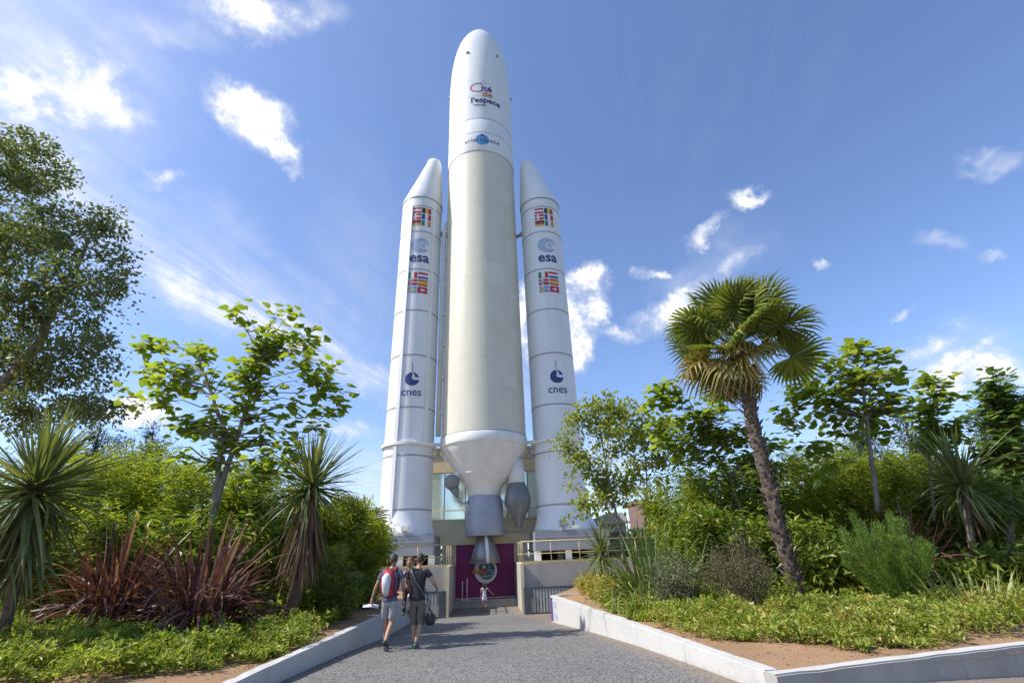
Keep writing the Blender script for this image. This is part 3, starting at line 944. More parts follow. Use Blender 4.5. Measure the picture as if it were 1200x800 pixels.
    q = MB(); q.tube([(sgn * (RC - 0.1), -0.2, 24.3), (sgn * (4.69 - BR + 0.15), -0.28, 24.5)], [0.16, 0.12], 10); q.sphere((sgn * (4.69 - BR - 0.02), -0.28, 24.5), 0.2, 12, 8)
    q.build('upper_strut', M['seam'], rocket)
    q = MB(); q.lathe([(0.42, 7.35), (0.40, 7.45), (0.14, 7.7), (0.12, 8.0)], 20, (sgn * 3.0, 0.9, 0)); q.build('separation_cap', M['offwhite'], rocket)
    # lamp at the foot
    q = MB(); q.box((c3[0] - sgn * 0.35 - 0.24, c3[1] - BR - 0.58, 3.03), (c3[0] - sgn * 0.35 + 0.24, c3[1] - BR - 0.30, 3.32), 0, 0.04)
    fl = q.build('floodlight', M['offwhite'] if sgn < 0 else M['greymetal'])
    fl.location = RO; fl.rotation_euler = (0, 0, RA)
    tag(fl, 'small white floodlight at the foot of the sunlit booster' if sgn < 0 else 'small grey floodlight at the foot of the shaded booster', 'floodlight')
    q = MB(); q.box((c3[0] - sgn * 0.35 - 0.05, c3[1] - BR - 0.5, 2.80), (c3[0] - sgn * 0.35 + 0.05, c3[1] - BR - 0.4, 3.03)); q.build('bracket', M['greymetal'], fl)

# lettering on the nose fairing
A0 = rad(6.0)
KL = 0.80


def fm(z):
    f = cyl_map((0, 0), 2.775, A0, 37.2 + (z - 37.05) * KL)
    return lambda u, v, off=0.0: f(u * KL, v * KL, off)


text_part('C', 2.05, lambda u, v, off=0: fm(37.35)(u - 0.78, v, off), M['f_magenta'], fairing, bold=-0.03, sx=1.15)
text_part('ité', 1.15, lambda u, v, off=0: fm(37.55)(u + 0.34, v, off), M['f_purple'], fairing, bold=0.03)
text_part('de', 1.12, lambda u, v, off=0: fm(36.72)(u + 0.42, v, off), M['f_orange'], fairing, bold=0.03)
text_part("l'espace", 1.05, lambda u, v, off=0: fm(35.80)(u + 0.25, v, off), M['navy'], fairing, bold=0.025, spacing=1.0)
text_part('Toulouse', 0.36, lambda u, v, off=0: fm(35.28)(u - 0.45, v, off), M['navy'], fairing, bold=0.01)
for du, dz in ((-0.3, 38.75), (0.0, 38.95), (0.25, 38.8)):
    decal('star', lambda u, v: 0 if abs(u) + abs(v) < 0.9 else None, 0.16, 0.16, 6, 6, lambda u, v, off=0, a=du, b=dz: fm(b)(u + a, v, off), [M['navy']], fairing)
um = lambda z: cyl_map((0, 0), RC + 0.045, rad(2.5), z)
decal('emblem', lambda u, v: (None if math.hypot(u, v) > 0.97 or abs(v + 0.05 - 0.25 * u) < 0.07 else 0), 1.15, 1.15, 30, 30, um(31.9), [M['skyblue']], upper)
decal('emblem', lambda u, v: 0 if abs(u) < (1 - v) / 2 else None, 0.5, 0.34, 14, 8, um(32.42), [M['navy']], upper)
text_part('arianespace', 0.50, lambda u, v, off=0: um(31.72)(u, v, off + 0.012), M['navy'], upper, bold=0.006, spacing=1.22)

# ------------------------------------------------------------------ building behind the rocket, same frame
hall = tag(empty('exhibition_hall', RO, RA), 'beige exhibition hall with green glass storey behind the rocket engine', 'building')


def hall_box(name, lo, hi, mat, bev=0.0, parent=hall):
    b = MB(); b.box(lo, hi, 0, bev); return b.build(name, mat, parent)


hall_box('upper_wall', (-5.6, 3.0, 6.92), (5.6, 12, 8.45), M['beige'])
hall_box('roof', (-5.7, 2.9, 8.453), (5.7, 12.1, 8.6), M['stone'])
hall_box('parapet', (-5.4, 1.45, 2.86), (5.4, 1.7, 3.72), M['stone'])
hall_box('balcony_slab', (-5.4, 1.703, 3.2), (5.4, 3.3, 3.5), M['stone'])
hall_box('coping', (-5.4, 1.42, 3.723), (5.4, 1.73, 3.80), M['beige'])
hall_box('lintel', (-3.4, 1.12, 2.30), (3.4, 1.9, 2.857), M['beige'])
hall_box('back_wall', (-5.4, 9.0, 2.86), (5.4, 9.2, 6.9), M['stone'])
for s in (-1, 1):
    hall_box('jamb', (s * 1.76 if s > 0 else -2.6, 1.15, -0.95), (2.6 if s > 0 else s * 1.76, 1.9, 2.297), M['stone'])
xs = [-5.4, -4.1, -2.7, -1.3, 0.1, 1.5, 2.95, 4.2, 5.4]
for i in range(len(xs) - 1):
    for z0, z1 in ((3.84, 4.42), (4.50, 6.86)):
        hall_box('glass_pane', (xs[i] + 0.035, 3.05, z0), (xs[i + 1] - 0.035, 3.08, z1), M['glass'])
for x in xs: hall_box('mullion', (x - 0.033, 3.0, 3.52), (x + 0.033, 3.12, 6.917), M['frame'])
hall_box('transom', (-5.4, 2.94, 4.423), (5.4, 2.998, 4.497), M['stone'])
hall_box('sill', (-5.4, 2.96, 3.76), (5.4, 2.997, 3.84), M['frame'])
for s, nm in ((-1, 0), (1, 0)):
    d = hall_box('door', (0.004 if s > 0 else -1.755, 1.24, -0.55), (1.755 if s > 0 else -0.004, 1.30, 2.295), M['magenta'])
    hall_box('push_bar', (s * 0.25 - 0.03, 1.19, 0.35), (s * 0.25 + 0.03, 1.237, 0.75), M['f_magenta'], 0.0, d)
hall_box('threshold', (-1.755, 1.13, -0.60), (1.755, 1.31, -0.553), M['beige'])
hall_box('tread', (-1.752, -0.80, -0.597), (1.752, -0.35, -0.56), M['wallwhite'])
landing = hall_box('landing', (-1.752, -0.75, -1.0), (1.752, 1.127, -0.60), M['slate'])  # darker than the stone: shade band before the doors put into its colour

# round emblem standing in front of the doors
em = tag(empty('round_emblem', RO + Matrix.Rotation(RA, 3, 'Z') @ Vector((0.02, 0.75, 0.86)), RA), 'round teal and white emblem with an orange band on the magenta doors', 'sign')
em.scale = (0.87, 1.0, 0.87)
b = MB()
b.lathe([(0.0, -0.03), (0.76, -0.03), (0.78, -0.02), (0.78, 0.02), (0.76, 0.03), (0.0, 0.03)], 40)
o = b.build('disc', M['whiteprint'], em); o.rotation_euler = (PI / 2, 0, 0)


def emb_fn(u, v):
    r = math.hypot(u, v)
    if r > 0.97: return None
    if math.hypot(u + 0.28, v - 0.42) < 0.22: return 2
    if math.hypot(u - 0.32, v - 0.40) < 0.15: return 3
    if abs(v + 0.12 - 0.2 * math.sin(u * 5)) < 0.10 and u > 0.1: return 3
    if v > 0.05 and u < 0.0 or v > 0.5: return 1
    if abs(v + 0.6 - 0.1 * u) < 0.06: return 3
    return 0


M['teal'] = solid('teal_print', (0.07, 0.19, 0.21), (0.06, 0.16, 0.18), 4, 0.5)
M['dusk'] = solid('dusk_blue_print', (0.10, 0.15, 0.24), (0.09, 0.13, 0.21), 4, 0.5)
flatm = lambda u, v, off=0: (u, -0.03 - off, v)
o = decal('picture', emb_fn, 1.16, 1.16, 36, 36, lambda u, v, off=0: (u + 0.06, -0.034, v), [M['teal'], M['dusk'], M['whiteprint'], M['paleblue']], em)
band = lambda u, v: (None if abs(v - 0.18 * math.sin(u * 7)) > 0.55 + 0.25 * math.sin(u * 9 + 1) else (1 if math.sin(u * 17) * math.cos(v * 6) > 0.55 else 0))
decal('orange_band', band, 0.95, 0.40, 30, 14, lambda u, v, off=0: (u - 0.42, -0.042, v - 0.08 + u * -0.08), [M['f_orange'], M['f_red']], em)
b = MB(); b.tube([(0, 0.02, -0.72), (0, 0.02, -1.66)], 0.03, 8); b.build('stand', M['offwhite'], em)
for x in (-1.32, -1.05):
    p = RO + Matrix.Rotation(RA, 3, 'Z') @ Vector((x, 0.3, -0.6))
    b = MB(); b.tube([(0, 0, 0), (0, 0, 0.98 if x < -1.2 else 1.12)], 0.028, 8); b.lathe([(0.12, 0.0), (0.12, 0.03), (0.03, 0.05)], 14)
    tag(b.build('barrier_post', M['offwhite'], None, loc=p), 'thin white post left of the round emblem, ' + ('the shorter outer one' if x < -1.2 else 'the taller inner one'), 'post', 'thin white posts by the doors')

# terraces on both sides of the entrance passage
for s in (-1, 1):
    side = 'left' if s < 0 else 'right'
    t = tag(empty('terrace', RO, RA), 'raised terrace with grey rendered front wall under the %s booster' % ('sunlit' if s < 0 else 'shaded'), 'terrace')
    X = lambda a, b: (min(s * a, s * b), max(s * a, s * b))
    x0, x1 = X(1.76, 9.4 if s > 0 else 11.0)
    hall_box('front_wall', (x0, -5.0, 0.22), (x1, -4.75, 1.22), M['plaster'], 0, t)
    hall_box('plinth_wall', (x0, -4.93, -1.0), (x1, -4.75, 0.217), M['plaster'], 0, t)
    a, b_ = X(1.76, 1.96)
    hall_box('passage_wall', (a, -4.747, -1.0), (b_, 1.147, 1.22), M['plaster'], 0, t)
    hall_box('deck', (x0, -4.747 if False else -4.74, 1.223), (x1, 4.0, 1.26), M['stone'], 0, t)
    a, b_ = X(1.70, 1.86)
    hall_box('corner_post', (a, -5.12, -0.9), (b_, -5.003, 1.25), M['beige'], 0, t)
    # pedestal of the booster
    a, b_ = X(2.75, 6.9)
    pd = hall_box('pedestal', (a, -2.3, 1.78), (b_, 1.9, 2.79), M['pedestal'], 0.03, t)
    hall_box('pedestal_trim', (a - 0.02, -2.33, 2.45), (b_ + 0.02, -2.302, 2.50), M['greymetal'], 0, pd)
    for u in (2.9, 4.6, 6.5):
        a, b_ = X(u - 0.17, u + 0.17)
        for yy in (-2.0, 1.2):
            hall_box('pillar', (a, yy, 1.262), (b_, yy + 0.34, 1.777), M['offwhite'], 0, t)
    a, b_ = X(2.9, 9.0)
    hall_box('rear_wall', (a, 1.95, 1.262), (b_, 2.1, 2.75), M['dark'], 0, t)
    # yellow railing
    r = tag(empty('railing', RO, RA), 'yellow tube railing on the terrace edge below the %s booster' % ('sunlit' if s < 0 else 'shaded'), 'railing')
    def rail(name, p, q, rr=0.022):
        bb = MB(); bb.tube([p, q], rr, 8); return bb.build(name, M['yellowrail'], r)
    e = 9.3 if s > 0 else 10.9
    rail('top_rail', (s * 1.84, -4.88, 2.22), (s * e, -4.88, 2.22), 0.026)
    rail('mid_rail', (s * 1.84, -4.88, 1.66), (s * e, -4.88, 1.66), 0.016)
    a, b_ = X(1.84, e)
    hall_box('kick_plate', (a, -4.90, 1.262), (b_, -4.86, 1.34), M['yellowrail'], 0, r)
    for k in range(6):
        x = 1.84 + (e - 1.84) * k / 5 if s > 0 and False else 1.84 + 1.42 * k
        if x < e: rail('baluster', (s * x, -4.88, 1.26), (s * x, -4.88, 2.22))
    rail('top_rail', (s * 1.84, -4.88, 2.221), (s * 1.84, 0.9, 2.221), 0.026)
    rail('mid_rail', (s * 1.84, -4.88, 1.661), (s * 1.84, 0.9, 1.661), 0.022)
    for k in range(4):
        rail('baluster', (s * 1.84, -3.6 + k * 1.4, 1.26), (s * 1.84, -3.6 + k * 1.4, 2.22), 0.018)
    # folded crowd barrier against the plinth
    g = tag(empty('barrier_gate', RO, RA), 'grey barred gate panel against the wall %s the entrance passage' % ('left of' if s < 0 else 'right of'), 'gate')
    w0, w1 = 1.80, 4.6
    for (p, q) in (((w0, 0.16), (w1, 0.24)), ((w0, -0.86), (w1, -0.80))):
        a, b_ = X(p[0], q[0]); hall_box('frame_rail', (a, -5.42, p[1]), (b_, -5.36, q[1]), M['gatemetal'], 0, g)
    a, b_ = X(1.80, 2.12); hall_box('post_panel', (a, -5.45, -0.90), (b_, -5.33, 0.157), M['gatemetal'], 0, g)
    for k in range(16):
        x = 2.24 + k * 0.145
        a, b_ = X(x, x + 0.085); hall_box('bar', (a, -5.405, -0.797), (b_, -5.375, 0.157), M['bars'], 0, g)
    a, b_ = X(w1, w1 + 0.06); hall_box('frame_post', (a, -5.42, -0.90), (b_, -5.36, 0.24), M['gatemetal'], 0, g)

# small pavilion, rail and a far house to the right of the rocket
pv = tag(empty('pavilion', (6.9, 38.5, 0), 0), 'low grey pavilion with a pitched sheet roof behind the young trees', 'pavilion')
b = MB(); b.add([(-2.2, -1.5, 3.6), (1.2, -1.5, 3.6), (1.2, 2, 3.6), (-2.2, 2, 3.6), (-0.1, -1.2, 4.25), (0.9, -1.2, 4.25), (0.9, 1.5, 4.25), (-0.1, 1.5, 4.25)],
                [(0, 1, 5, 4), (1, 2, 6, 5), (2, 3, 7, 6), (3, 0, 4, 7), (4, 5, 6, 7), (0, 3, 2, 1)]); b.build('roof', M['slate'], pv)
b = MB(); b.box((-2.0, -1.3, -1.2), (1.0, 1.8, 3.597)); b.build('wall', M['plaster'], pv)
b = MB(); b.box((-2.3, -1.62, 3.45), (1.3, -1.52, 3.60)); b.build('fascia', M['yellowrail'], pv)
bh = tag(empty('house', (20.6, 80, -0.5), rad(12)), 'small far dull red house above the dark trees', 'house')
b = MB(); b.box((-1.3, -1.5, -0.7), (1.3, 4, 8.9)); b.build('wall', M['brickred'], bh)
b = MB(); b.add([(-1.5, -1.7, 8.9), (1.5, -1.7, 8.9), (1.5, 4.2, 8.9), (-1.5, 4.2, 8.9), (-1.5, 1.2, 9.5), (1.5, 1.2, 9.5)], [(0, 1, 5, 4), (2, 3, 4, 5), (0, 4, 3), (1, 2, 5), (0, 3, 2, 1)]); b.build('roof', M['brickred'], bh)
for x in (-0.8, 0.5):
    b = MB(); b.box((x, -1.53, 7.4), (x + 0.6, -1.49, 8.4)); b.build('window', M['frame'], bh)
fr = tag(empty('railing', (-8.4, 33, 0), 0), 'distant yellow railing beside the foot of the sunlit booster', 'railing')
b = MB(); b.tube([(-3.5, 0, 4.75), (2.2, 0, 4.62)], 0.04, 6); b.build('top_rail', M['yellowrail'], fr)
b = MB(); b.tube([(-3.5, 0, 4.15), (2.2, 0, 4.05)], 0.03, 6); b.build('mid_rail', M['yellowrail'], fr)
for k in range(5):
    b = MB(); b.tube([(-3.4 + 1.35 * k, 0, 3.2), (-3.4 + 1.35 * k, 0, 4.7)], 0.03, 6); b.build('baluster', M['yellowrail'], fr)
b = MB(); b.box((-3.6, 0.1, -1.2), (2.3, 0.5, 3.3)); b.build('footing_wall', M['stone'], fr)


# ------------------------------------------------------------------ vegetation
M['bark'] = solid('grey_brown_bark', (0.20, 0.16, 0.12), (0.11, 0.085, 0.065), 6, 0.9, 0.8, 18, 0, (1, 1, 0.3))
M['bark_pale'] = solid('pale_grey_bark', (0.24, 0.225, 0.175), (0.14, 0.13, 0.095), 5, 0.85, 0.5, 25, 0, (1, 1, 0.4))
M['palmbark'] = solid('fibrous_palm_bark', (0.13, 0.095, 0.072), (0.055, 0.042, 0.033), 14, 0.95, 1.0, 40, 0, (1, 1, 2.2))
M['scale_brown'] = solid('old_leaf_base', (0.15, 0.115, 0.09), (0.07, 0.055, 0.043), 9, 0.9, 0.6, 40)
M['l_oak'] = leafy('dark_oak_leaf', (0.12, 0.165, 0.068), (0.19, 0.235, 0.095), (0.22, 0.225, 0.085), 0.45, 0.45)
M['l_cat'] = leafy('broad_green_leaf', (0.18, 0.26, 0.04), (0.28, 0.36, 0.06), (0.34, 0.38, 0.07), 0.6, 0.45)
M['l_mag'] = leafy('glossy_dark_leaf', (0.085, 0.165, 0.036), (0.16, 0.25, 0.055), (0.200, 0.263, 0.066), 0.4, 0.35)
M['l_sap'] = leafy('yellow_green_leaf', (0.21, 0.27, 0.045), (0.32, 0.38, 0.075), (0.413, 0.408, 0.099), 0.5, 0.45)
M['l_bam'] = leafy('bamboo_leaf', (0.20, 0.28, 0.034), (0.33, 0.39, 0.052), (0.365, 0.362, 0.065), 0.6, 0.45)
M['l_bamd'] = leafy('deep_bamboo_leaf', (0.165, 0.25, 0.034), (0.28, 0.35, 0.05), (0.308, 0.338, 0.058), 0.58, 0.45)
M['l_shr'] = leafy('shrub_leaf', (0.115, 0.195, 0.028), (0.235, 0.305, 0.042), (0.420, 0.403, 0.072), 0.45, 0.42)
M['l_pine'] = leafy('pine_needle', (0.031, 0.060, 0.034), (0.063, 0.098, 0.047), None, 0.2, 0.6)
M['l_far'] = leafy('far_foliage', (0.046, 0.078, 0.035), (0.085, 0.124, 0.049), None, 0.25, 0.6)
M['l_palm'] = leafy('palm_fan', (0.12, 0.165, 0.03), (0.20, 0.24, 0.048), (0.32, 0.31, 0.08), 0.38, 0.4, 0.3)
M['l_palmy'] = leafy('yellowing_palm_fan', (0.20, 0.19, 0.05), (0.34, 0.27, 0.09), (0.36, 0.23, 0.08), 0.3, 0.5)
M['l_palmd'] = leafy('dead_palm_fan', (0.19, 0.13, 0.05), (0.28, 0.20, 0.085), None, 0.25, 0.7)
M['l_cord'] = leafy('strap_leaf', (0.115, 0.15, 0.052), (0.18, 0.215, 0.08), (0.28, 0.30, 0.12), 0.32, 0.42, 0.28)
M['l_skirt'] = leafy('dry_brown_strap', (0.13, 0.075, 0.040), (0.24, 0.155, 0.085), (0.32, 0.24, 0.14), 0.15, 0.75)
M['l_phor'] = leafy('bronze_purple_blade', (0.085, 0.032, 0.036), (0.165, 0.066, 0.068), (0.32, 0.20, 0.18), 0.3, 0.42, 0.25)
M['l_phord'] = leafy('dusky_purple_blade', (0.075, 0.032, 0.034), (0.14, 0.062, 0.058), (0.24, 0.15, 0.12), 0.25, 0.42, 0.25)
M['l_phorg'] = leafy('green_flax_blade', (0.090, 0.150, 0.029), (0.162, 0.222, 0.050), (0.312, 0.336, 0.110), 0.33, 0.4, 0.5)
M['l_var'] = leafy('cream_striped_blade', (0.19, 0.23, 0.06), (0.36, 0.36, 0.13), (0.48, 0.44, 0.22), 0.3, 0.45)
M['l_gcl'] = leafy('lime_ground_leaf', (0.18, 0.265, 0.034), (0.36, 0.43, 0.065), (0.52, 0.52, 0.15), 0.42, 0.45, 0.3)
M['l_gcr'] = leafy('variegated_ground_leaf', (0.17, 0.24, 0.035), (0.36, 0.395, 0.07), (0.58, 0.53, 0.19), 0.42, 0.45, 0.3)
M['l_gold'] = leafy('golden_ground_leaf', (0.32, 0.29, 0.05), (0.50, 0.43, 0.11), (0.58, 0.50, 0.2), 0.35, 0.45, 0.3)
M['l_grass'] = leafy('fresh_green_grass', (0.09, 0.16, 0.022), (0.17, 0.25, 0.035), (0.30, 0.31, 0.09), 0.35, 0.45)
M['l_feath'] = leafy('feathery_green_needle', (0.112, 0.198, 0.031), (0.200, 0.300, 0.050), None, 0.42, 0.5)
M['l_olive'] = leafy('olive_brown_leaf', (0.105, 0.085, 0.045), (0.165, 0.145, 0.070), (0.12, 0.16, 0.05), 0.22, 0.6)
M['l_grey'] = leafy('grey_green_leaf', (0.12, 0.145, 0.075), (0.20, 0.22, 0.12), (0.28, 0.28, 0.17), 0.2, 0.6)


def unit(a):
    return a / (np.linalg.norm(a, axis=-1, keepdims=True) + 1e-9)


def leaf_cloud(name, P, D, L, W, mat, flat=None, fold=0.18, mid=0.42):
    """Diamond leaves with a folded midrib. P base points, D directions, L/W lengths and widths; flat pulls the blade to face up."""
    n = len(P)
    D = unit(D)
    r = rng.normal(size=(n, 3))
    if flat is not None: r = r * (1 - flat) + np.array([0, 0, 1.0]) * flat * 2.2
    N = unit(r - D * (r * D).sum(1, keepdims=True))
    Sd = np.cross(D, N)
    L = np.broadcast_to(np.asarray(L, float), (n,))[:, None]; W = np.broadcast_to(np.asarray(W, float), (n,))[:, None]
    m = P + D * L * mid
    V = np.stack([P, m + Sd * W * 0.5 + N * W * fold, P + D * L - N * L * 0.10, m - Sd * W * 0.5 + N * W * fold], 1).reshape(-1, 3)
    b = np.arange(n) * 4
    F = np.concatenate([np.stack([b, b + 1, b + 2], 1), np.stack([b, b + 2, b + 3], 1)])
    return np_mesh(name, V, F, mat)


def strap_cloud(name, P, D, L, W, bend, mat, nseg=4):
    """Many arching strap leaves as one mesh (used where single ones cannot be picked apart)."""
    n = len(P)
    D = unit(D); L = np.broadcast_to(np.asarray(L, float), (n,)); W = np.broadcast_to(np.asarray(W, float), (n,)); bend = np.broadcast_to(np.asarray(bend, float), (n,))
    H = D.copy(); H[:, 2] = 0; H = unit(H)
    el = np.arcsin(np.clip(D[:, 2], -1, 1))
    Sd = np.stack([-H[:, 1], H[:, 0], np.zeros(n)], 1)
    p = P.copy(); rows = []
    for k in range(nseg + 1):
        s = k / nseg
        w = W * (0.55 + 0.45 * min(1, s * 4)) * (1 - s ** 3 * 0.92)
        rows.append((p - Sd * w[:, None] / 2, p + Sd * w[:, None] / 2))
        a = el - bend * (s + 0.5 / nseg) ** 1.4
        p = p + (H * np.cos(a)[:, None] + np.array([0, 0, 1.0]) * np.sin(a)[:, None]) * (L / nseg)[:, None]
    V = np.stack([x for r in rows for x in r], 1).reshape(-1, 3)
    k2 = 2 * (nseg + 1)
    b = np.arange(n) * k2
    F = np.concatenate([np.stack([b + 2 * j, b + 2 * j + 1, b + 2 * j + 3, b + 2 * j + 2], 1) for j in range(nseg)])
    return np_mesh(name, V, F, mat, smooth=True)


def blade_mesh(name, L, W, bend, mat, nseg=7, fold=0.30, tipw=0.03, kink=None):
    V, F = [], []
    p = Vector((0, 0, 0))
    for k in range(nseg + 1):
        s = k / nseg
        w = W * (0.5 + 0.5 * min(1, s * 5)) * max(1 - s ** 2.6, tipw) / 2
        a = -bend * s ** 1.5
        if kink and s > kink[0]: a -= kink[1]
        nrm = Vector((-math.sin(a), 0, math.cos(a)))
        V += [p + Vector((0, -w, 0)) + nrm * w * fold, tuple(p), p + Vector((0, w, 0)) + nrm * w * fold]
        p = p + Vector((math.cos(a), 0, math.sin(a))) * (L / nseg)
    for k in range(nseg):
        a = k * 3
        F += [(a, a + 1, a + 4, a + 3), (a + 1, a + 2, a + 5, a + 4)]
    return np_mesh(name, np.array([tuple(v) for v in V]), np.array(F), mat, smooth=True)


def broad_leaf_mesh(name, L, W, droop, mat):
    """Heart shaped leaf with petiole, folded on its midrib, along +X."""
    V = [(0, 0, 0), (0.28 * L, 0, 0.02 * L)]
    out = [(0.12, 0.30), (0.30, 0.48), (0.55, 0.46), (0.80, 0.30)]
    x0 = 0.28 * L
    rib = []
    def z(s, w): return -droop * L * s * s + 0.30 * abs(w) * W * (1 - s) - 0.02 * L
    for s, w in out:
        i = len(V)
        xx = x0 + L * (s - 0.12)
        V += [(xx, -w * W, z(s, w) - abs(w) * 0.12 * L), (x0 + L * s, 0, z(s, 0)), (xx, w * W, z(s, w) - abs(w) * 0.12 * L)]
        rib.append(i)
    V.append((x0 + L, 0, z(1.0, 0)))
    t = len(V) - 1
    F = [(1, rib[0] + 1, rib[0]), (1, rib[0] + 2, rib[0] + 1)]
    for a, b in zip(rib, rib[1:]):
        F += [(a, a + 1, b + 1), (a, b + 1, b), (a + 1, a + 2, b + 2), (a + 1, b + 2, b + 1)]
    F += [(rib[-1], rib[-1] + 1, t), (rib[-1] + 1, rib[-1] + 2, t)]
    V += [(0, 0.006, 0.0), (0.28 * L, 0.006, 0.02 * L)]
    F += [(0, 1, t + 2), (0, t + 2, t + 1)]
    return np_mesh(name, np.array(V), np.array(F), mat, smooth=True)


def sample_ell(E, n, shell=0.35):
    E = np.array(E)
    vol = E[:, 3] * E[:, 4] * E[:, 5]
    vol = vol ** 0.55
    idx = rng.choice(len(E), n, p=vol / vol.sum())
    d = unit(rng.normal(size=(n, 3)))
    r = (shell ** 3 + (1 - shell ** 3) * rng.random((n, 1))) ** (1 / 3)
    return E[idx, :3] + d * r * E[idx, 3:6]


def skeleton(trunks, tips, rt, mb, seg=6, sag=0.12, minr=0.006, up=0.3):
    """Connects tips to the trunk polylines by branches; adds tapered tubes to mb and returns (tips, direction at each tip)."""
    nodes, rads = [], []
    for tr, r0 in zip(trunks, rt):
        pts = [Vector(p) for p in tr]
        dense = []
        for a, b in zip(pts, pts[1:]):
            for k in range(5): dense.append(a.lerp(b, k / 5))
        dense.append(pts[-1])
        n = len(dense)
        jit = [Vector(rng.normal(0, r0 * 0.12, 3)) for _ in dense]
        dense = [d + j * (0 if i == 0 else 1) for i, (d, j) in enumerate(zip(dense, jit))]
        rr = [r0 * (1 - 0.78 * (i / (n - 1)) ** 0.9) for i in range(n)]
        mb.tube(dense, rr, 9)
        for i, (d, r) in enumerate(zip(dense, rr)):
            if i > n * 0.35: nodes.append(np.array(d)); rads.append(r * 0.62)
    nodes = [*nodes]; rads = [*rads]
    root = np.array(trunks[0][0])
    tips = np.array(tips)
    A0 = np.array(nodes)
    dmin = np.min(np.linalg.norm(tips[:, None] - A0[None], axis=2), axis=1)
    order = np.argsort(dmin)
    dirs = np.zeros_like(tips)
    for i in order:
        t = tips[i]
        A = np.array(nodes); Rr = np.array(rads)
        d = np.linalg.norm(A - t, axis=1)
        cost = d + 1.2 * np.maximum(0, A[:, 2] - t[2] + 0.15 * d) + 0.02 / np.maximum(Rr, 0.01)
        j = int(np.argmin(cost))
        a = A[j]
        L = d[j]
        m1 = a + (t - a) * 0.35 + np.array([0, 0, -sag * 0.5 * L * (1 if up < 0 else -up)]) + rng.normal(0, 0.05 * L, 3)
        m2 = a + (t - a) * 0.7 + np.array([0, 0, sag * 0.6 * L]) + rng.normal(0, 0.04 * L, 3)
        r0 = max(min(Rr[j] * 0.75, 0.012 + 0.022 * L), minr)
        mb.tube([a, m1, m2, t], [r0, r0 * 0.75, r0 * 0.55, max(r0 * 0.3, 0.003)], 5, cap=False)
        for p, f in ((m1, 0.72), (m2, 0.5), (t, 0.32)):
            nodes.append(np.array(p)); rads.append(max(r0 * f, 0.004))
        dirs[i] = unit(t - m2)
    return tips, dirs


def rot_from(d, roll):
    d = Vector(d).normalized()
    az = math.atan2(d.y, d.x); el = math.asin(max(-1, min(1, d.z)))
    return (roll, -el, az)


def leaf_tree(name, label, cat, trunks, rt, E, ntips, per_tip, size, mats, bark, group=None, nobj=300, droop=0.3):
    """Tree of large heart shaped leaves: the nearest 300 leaves are objects, the rest one part."""
    base = Vector(trunks[0][0])
    t = tag(empty(name, base), label, cat, group)
    mb = MB()
    tips, dirs = skeleton(trunks, sample_ell(E, ntips, 0.2), rt, mb)
    for v in range(len(mb.v)): mb.v[v] = tuple(Vector(mb.v[v]) - base)
    mb.build('trunk', bark, t)
    var = [broad_leaf_mesh('leaf', 1.0, w, d, mats) for w, d in ((0.84, 0.18), (0.76, 0.34), (0.88, 0.5), (0.72, 0.25))]
    items = []
    for p, d in zip(tips, dirs):
        ph = rng.random() * 6.28
        for k in range(per_tip):
            a = ph + k * 2.4
            q = unit(np.array([math.cos(a), math.sin(a), rng.uniform(-0.35, 0.45)]) * 1.0 + d * 0.5)
            s = size * rng.uniform(0.6, 1.15)
            items.append((p - d * rng.random() * 0.55 + rng.normal(0, 0.11, 3), q, s, int(rng.integers(4)), rng.uniform(-0.5, 0.5)))
    items.sort(key=lambda x: np.linalg.norm(x[0] - np.array([0, 0, 1.65])) / x[2])
    for p, q, s, v, r in items[:nobj]:
        link('leaf', var[v], t, loc=Vector(p) - base, rot=rot_from(q, r), scale=s)
    rest = items[nobj:]
    if rest:
        V, F = [], []
        o = 0
        for p, q, s, v, r in rest:
            me = var[v]
            mt = Matrix.LocRotScale(Vector(p) - base, Euler(rot_from(q, r)), Vector((s, s, s)))
            co = np.empty(len(me.vertices) * 3); me.vertices.foreach_get('co', co)
            co = co.reshape(-1, 3) @ np.array(mt.to_3x3()).T + np.array(mt.translation)
            V.append(co); F.append(np.array([list(f.vertices) for f in me.polygons]) + o); o += len(co)
        link('crown', np_mesh('crown', np.concatenate(V), np.concatenate(F), mats, smooth=True), t)['kind'] = 'stuff'
    return t


def fine_tree(name, label, cat, trunks, rt, E, ntips, nleaf, L, W, sig, mat, bark, group=None, flat=0.3, shell=0.3, out=0.5, down=0.3):
    base = Vector(trunks[0][0])
    t = tag(empty(name, base), label, cat, group)
    mb = MB()
    tips, dirs = skeleton(trunks, sample_ell(E, ntips, shell), rt, mb)
    mb.v = [tuple(Vector(v) - base) for v in mb.v]
    mb.build('trunk', bark, t)
    i = rng.integers(0, len(tips), nleaf)
    w = np.clip(rng.normal(1, 0.35, len(tips)), 0.35, 1.7)          # dense and thin clumps
    off = rng.normal(size=(nleaf, 3)) * sig * w[i][:, None]
    off[:, 2] *= 0.7
    P = tips[i] + off - np.array(base)
    Dd = unit(off) * out + dirs[i] * 0.5 + rng.normal(size=(nleaf, 3)) * 0.6 + np.array([0, 0, -down])
    s = rng.uniform(0.65, 1.25, nleaf)
    link('crown', leaf_cloud('crown', P, Dd, L * s, W * s, mat, flat), t)['kind'] = 'stuff'
    return t


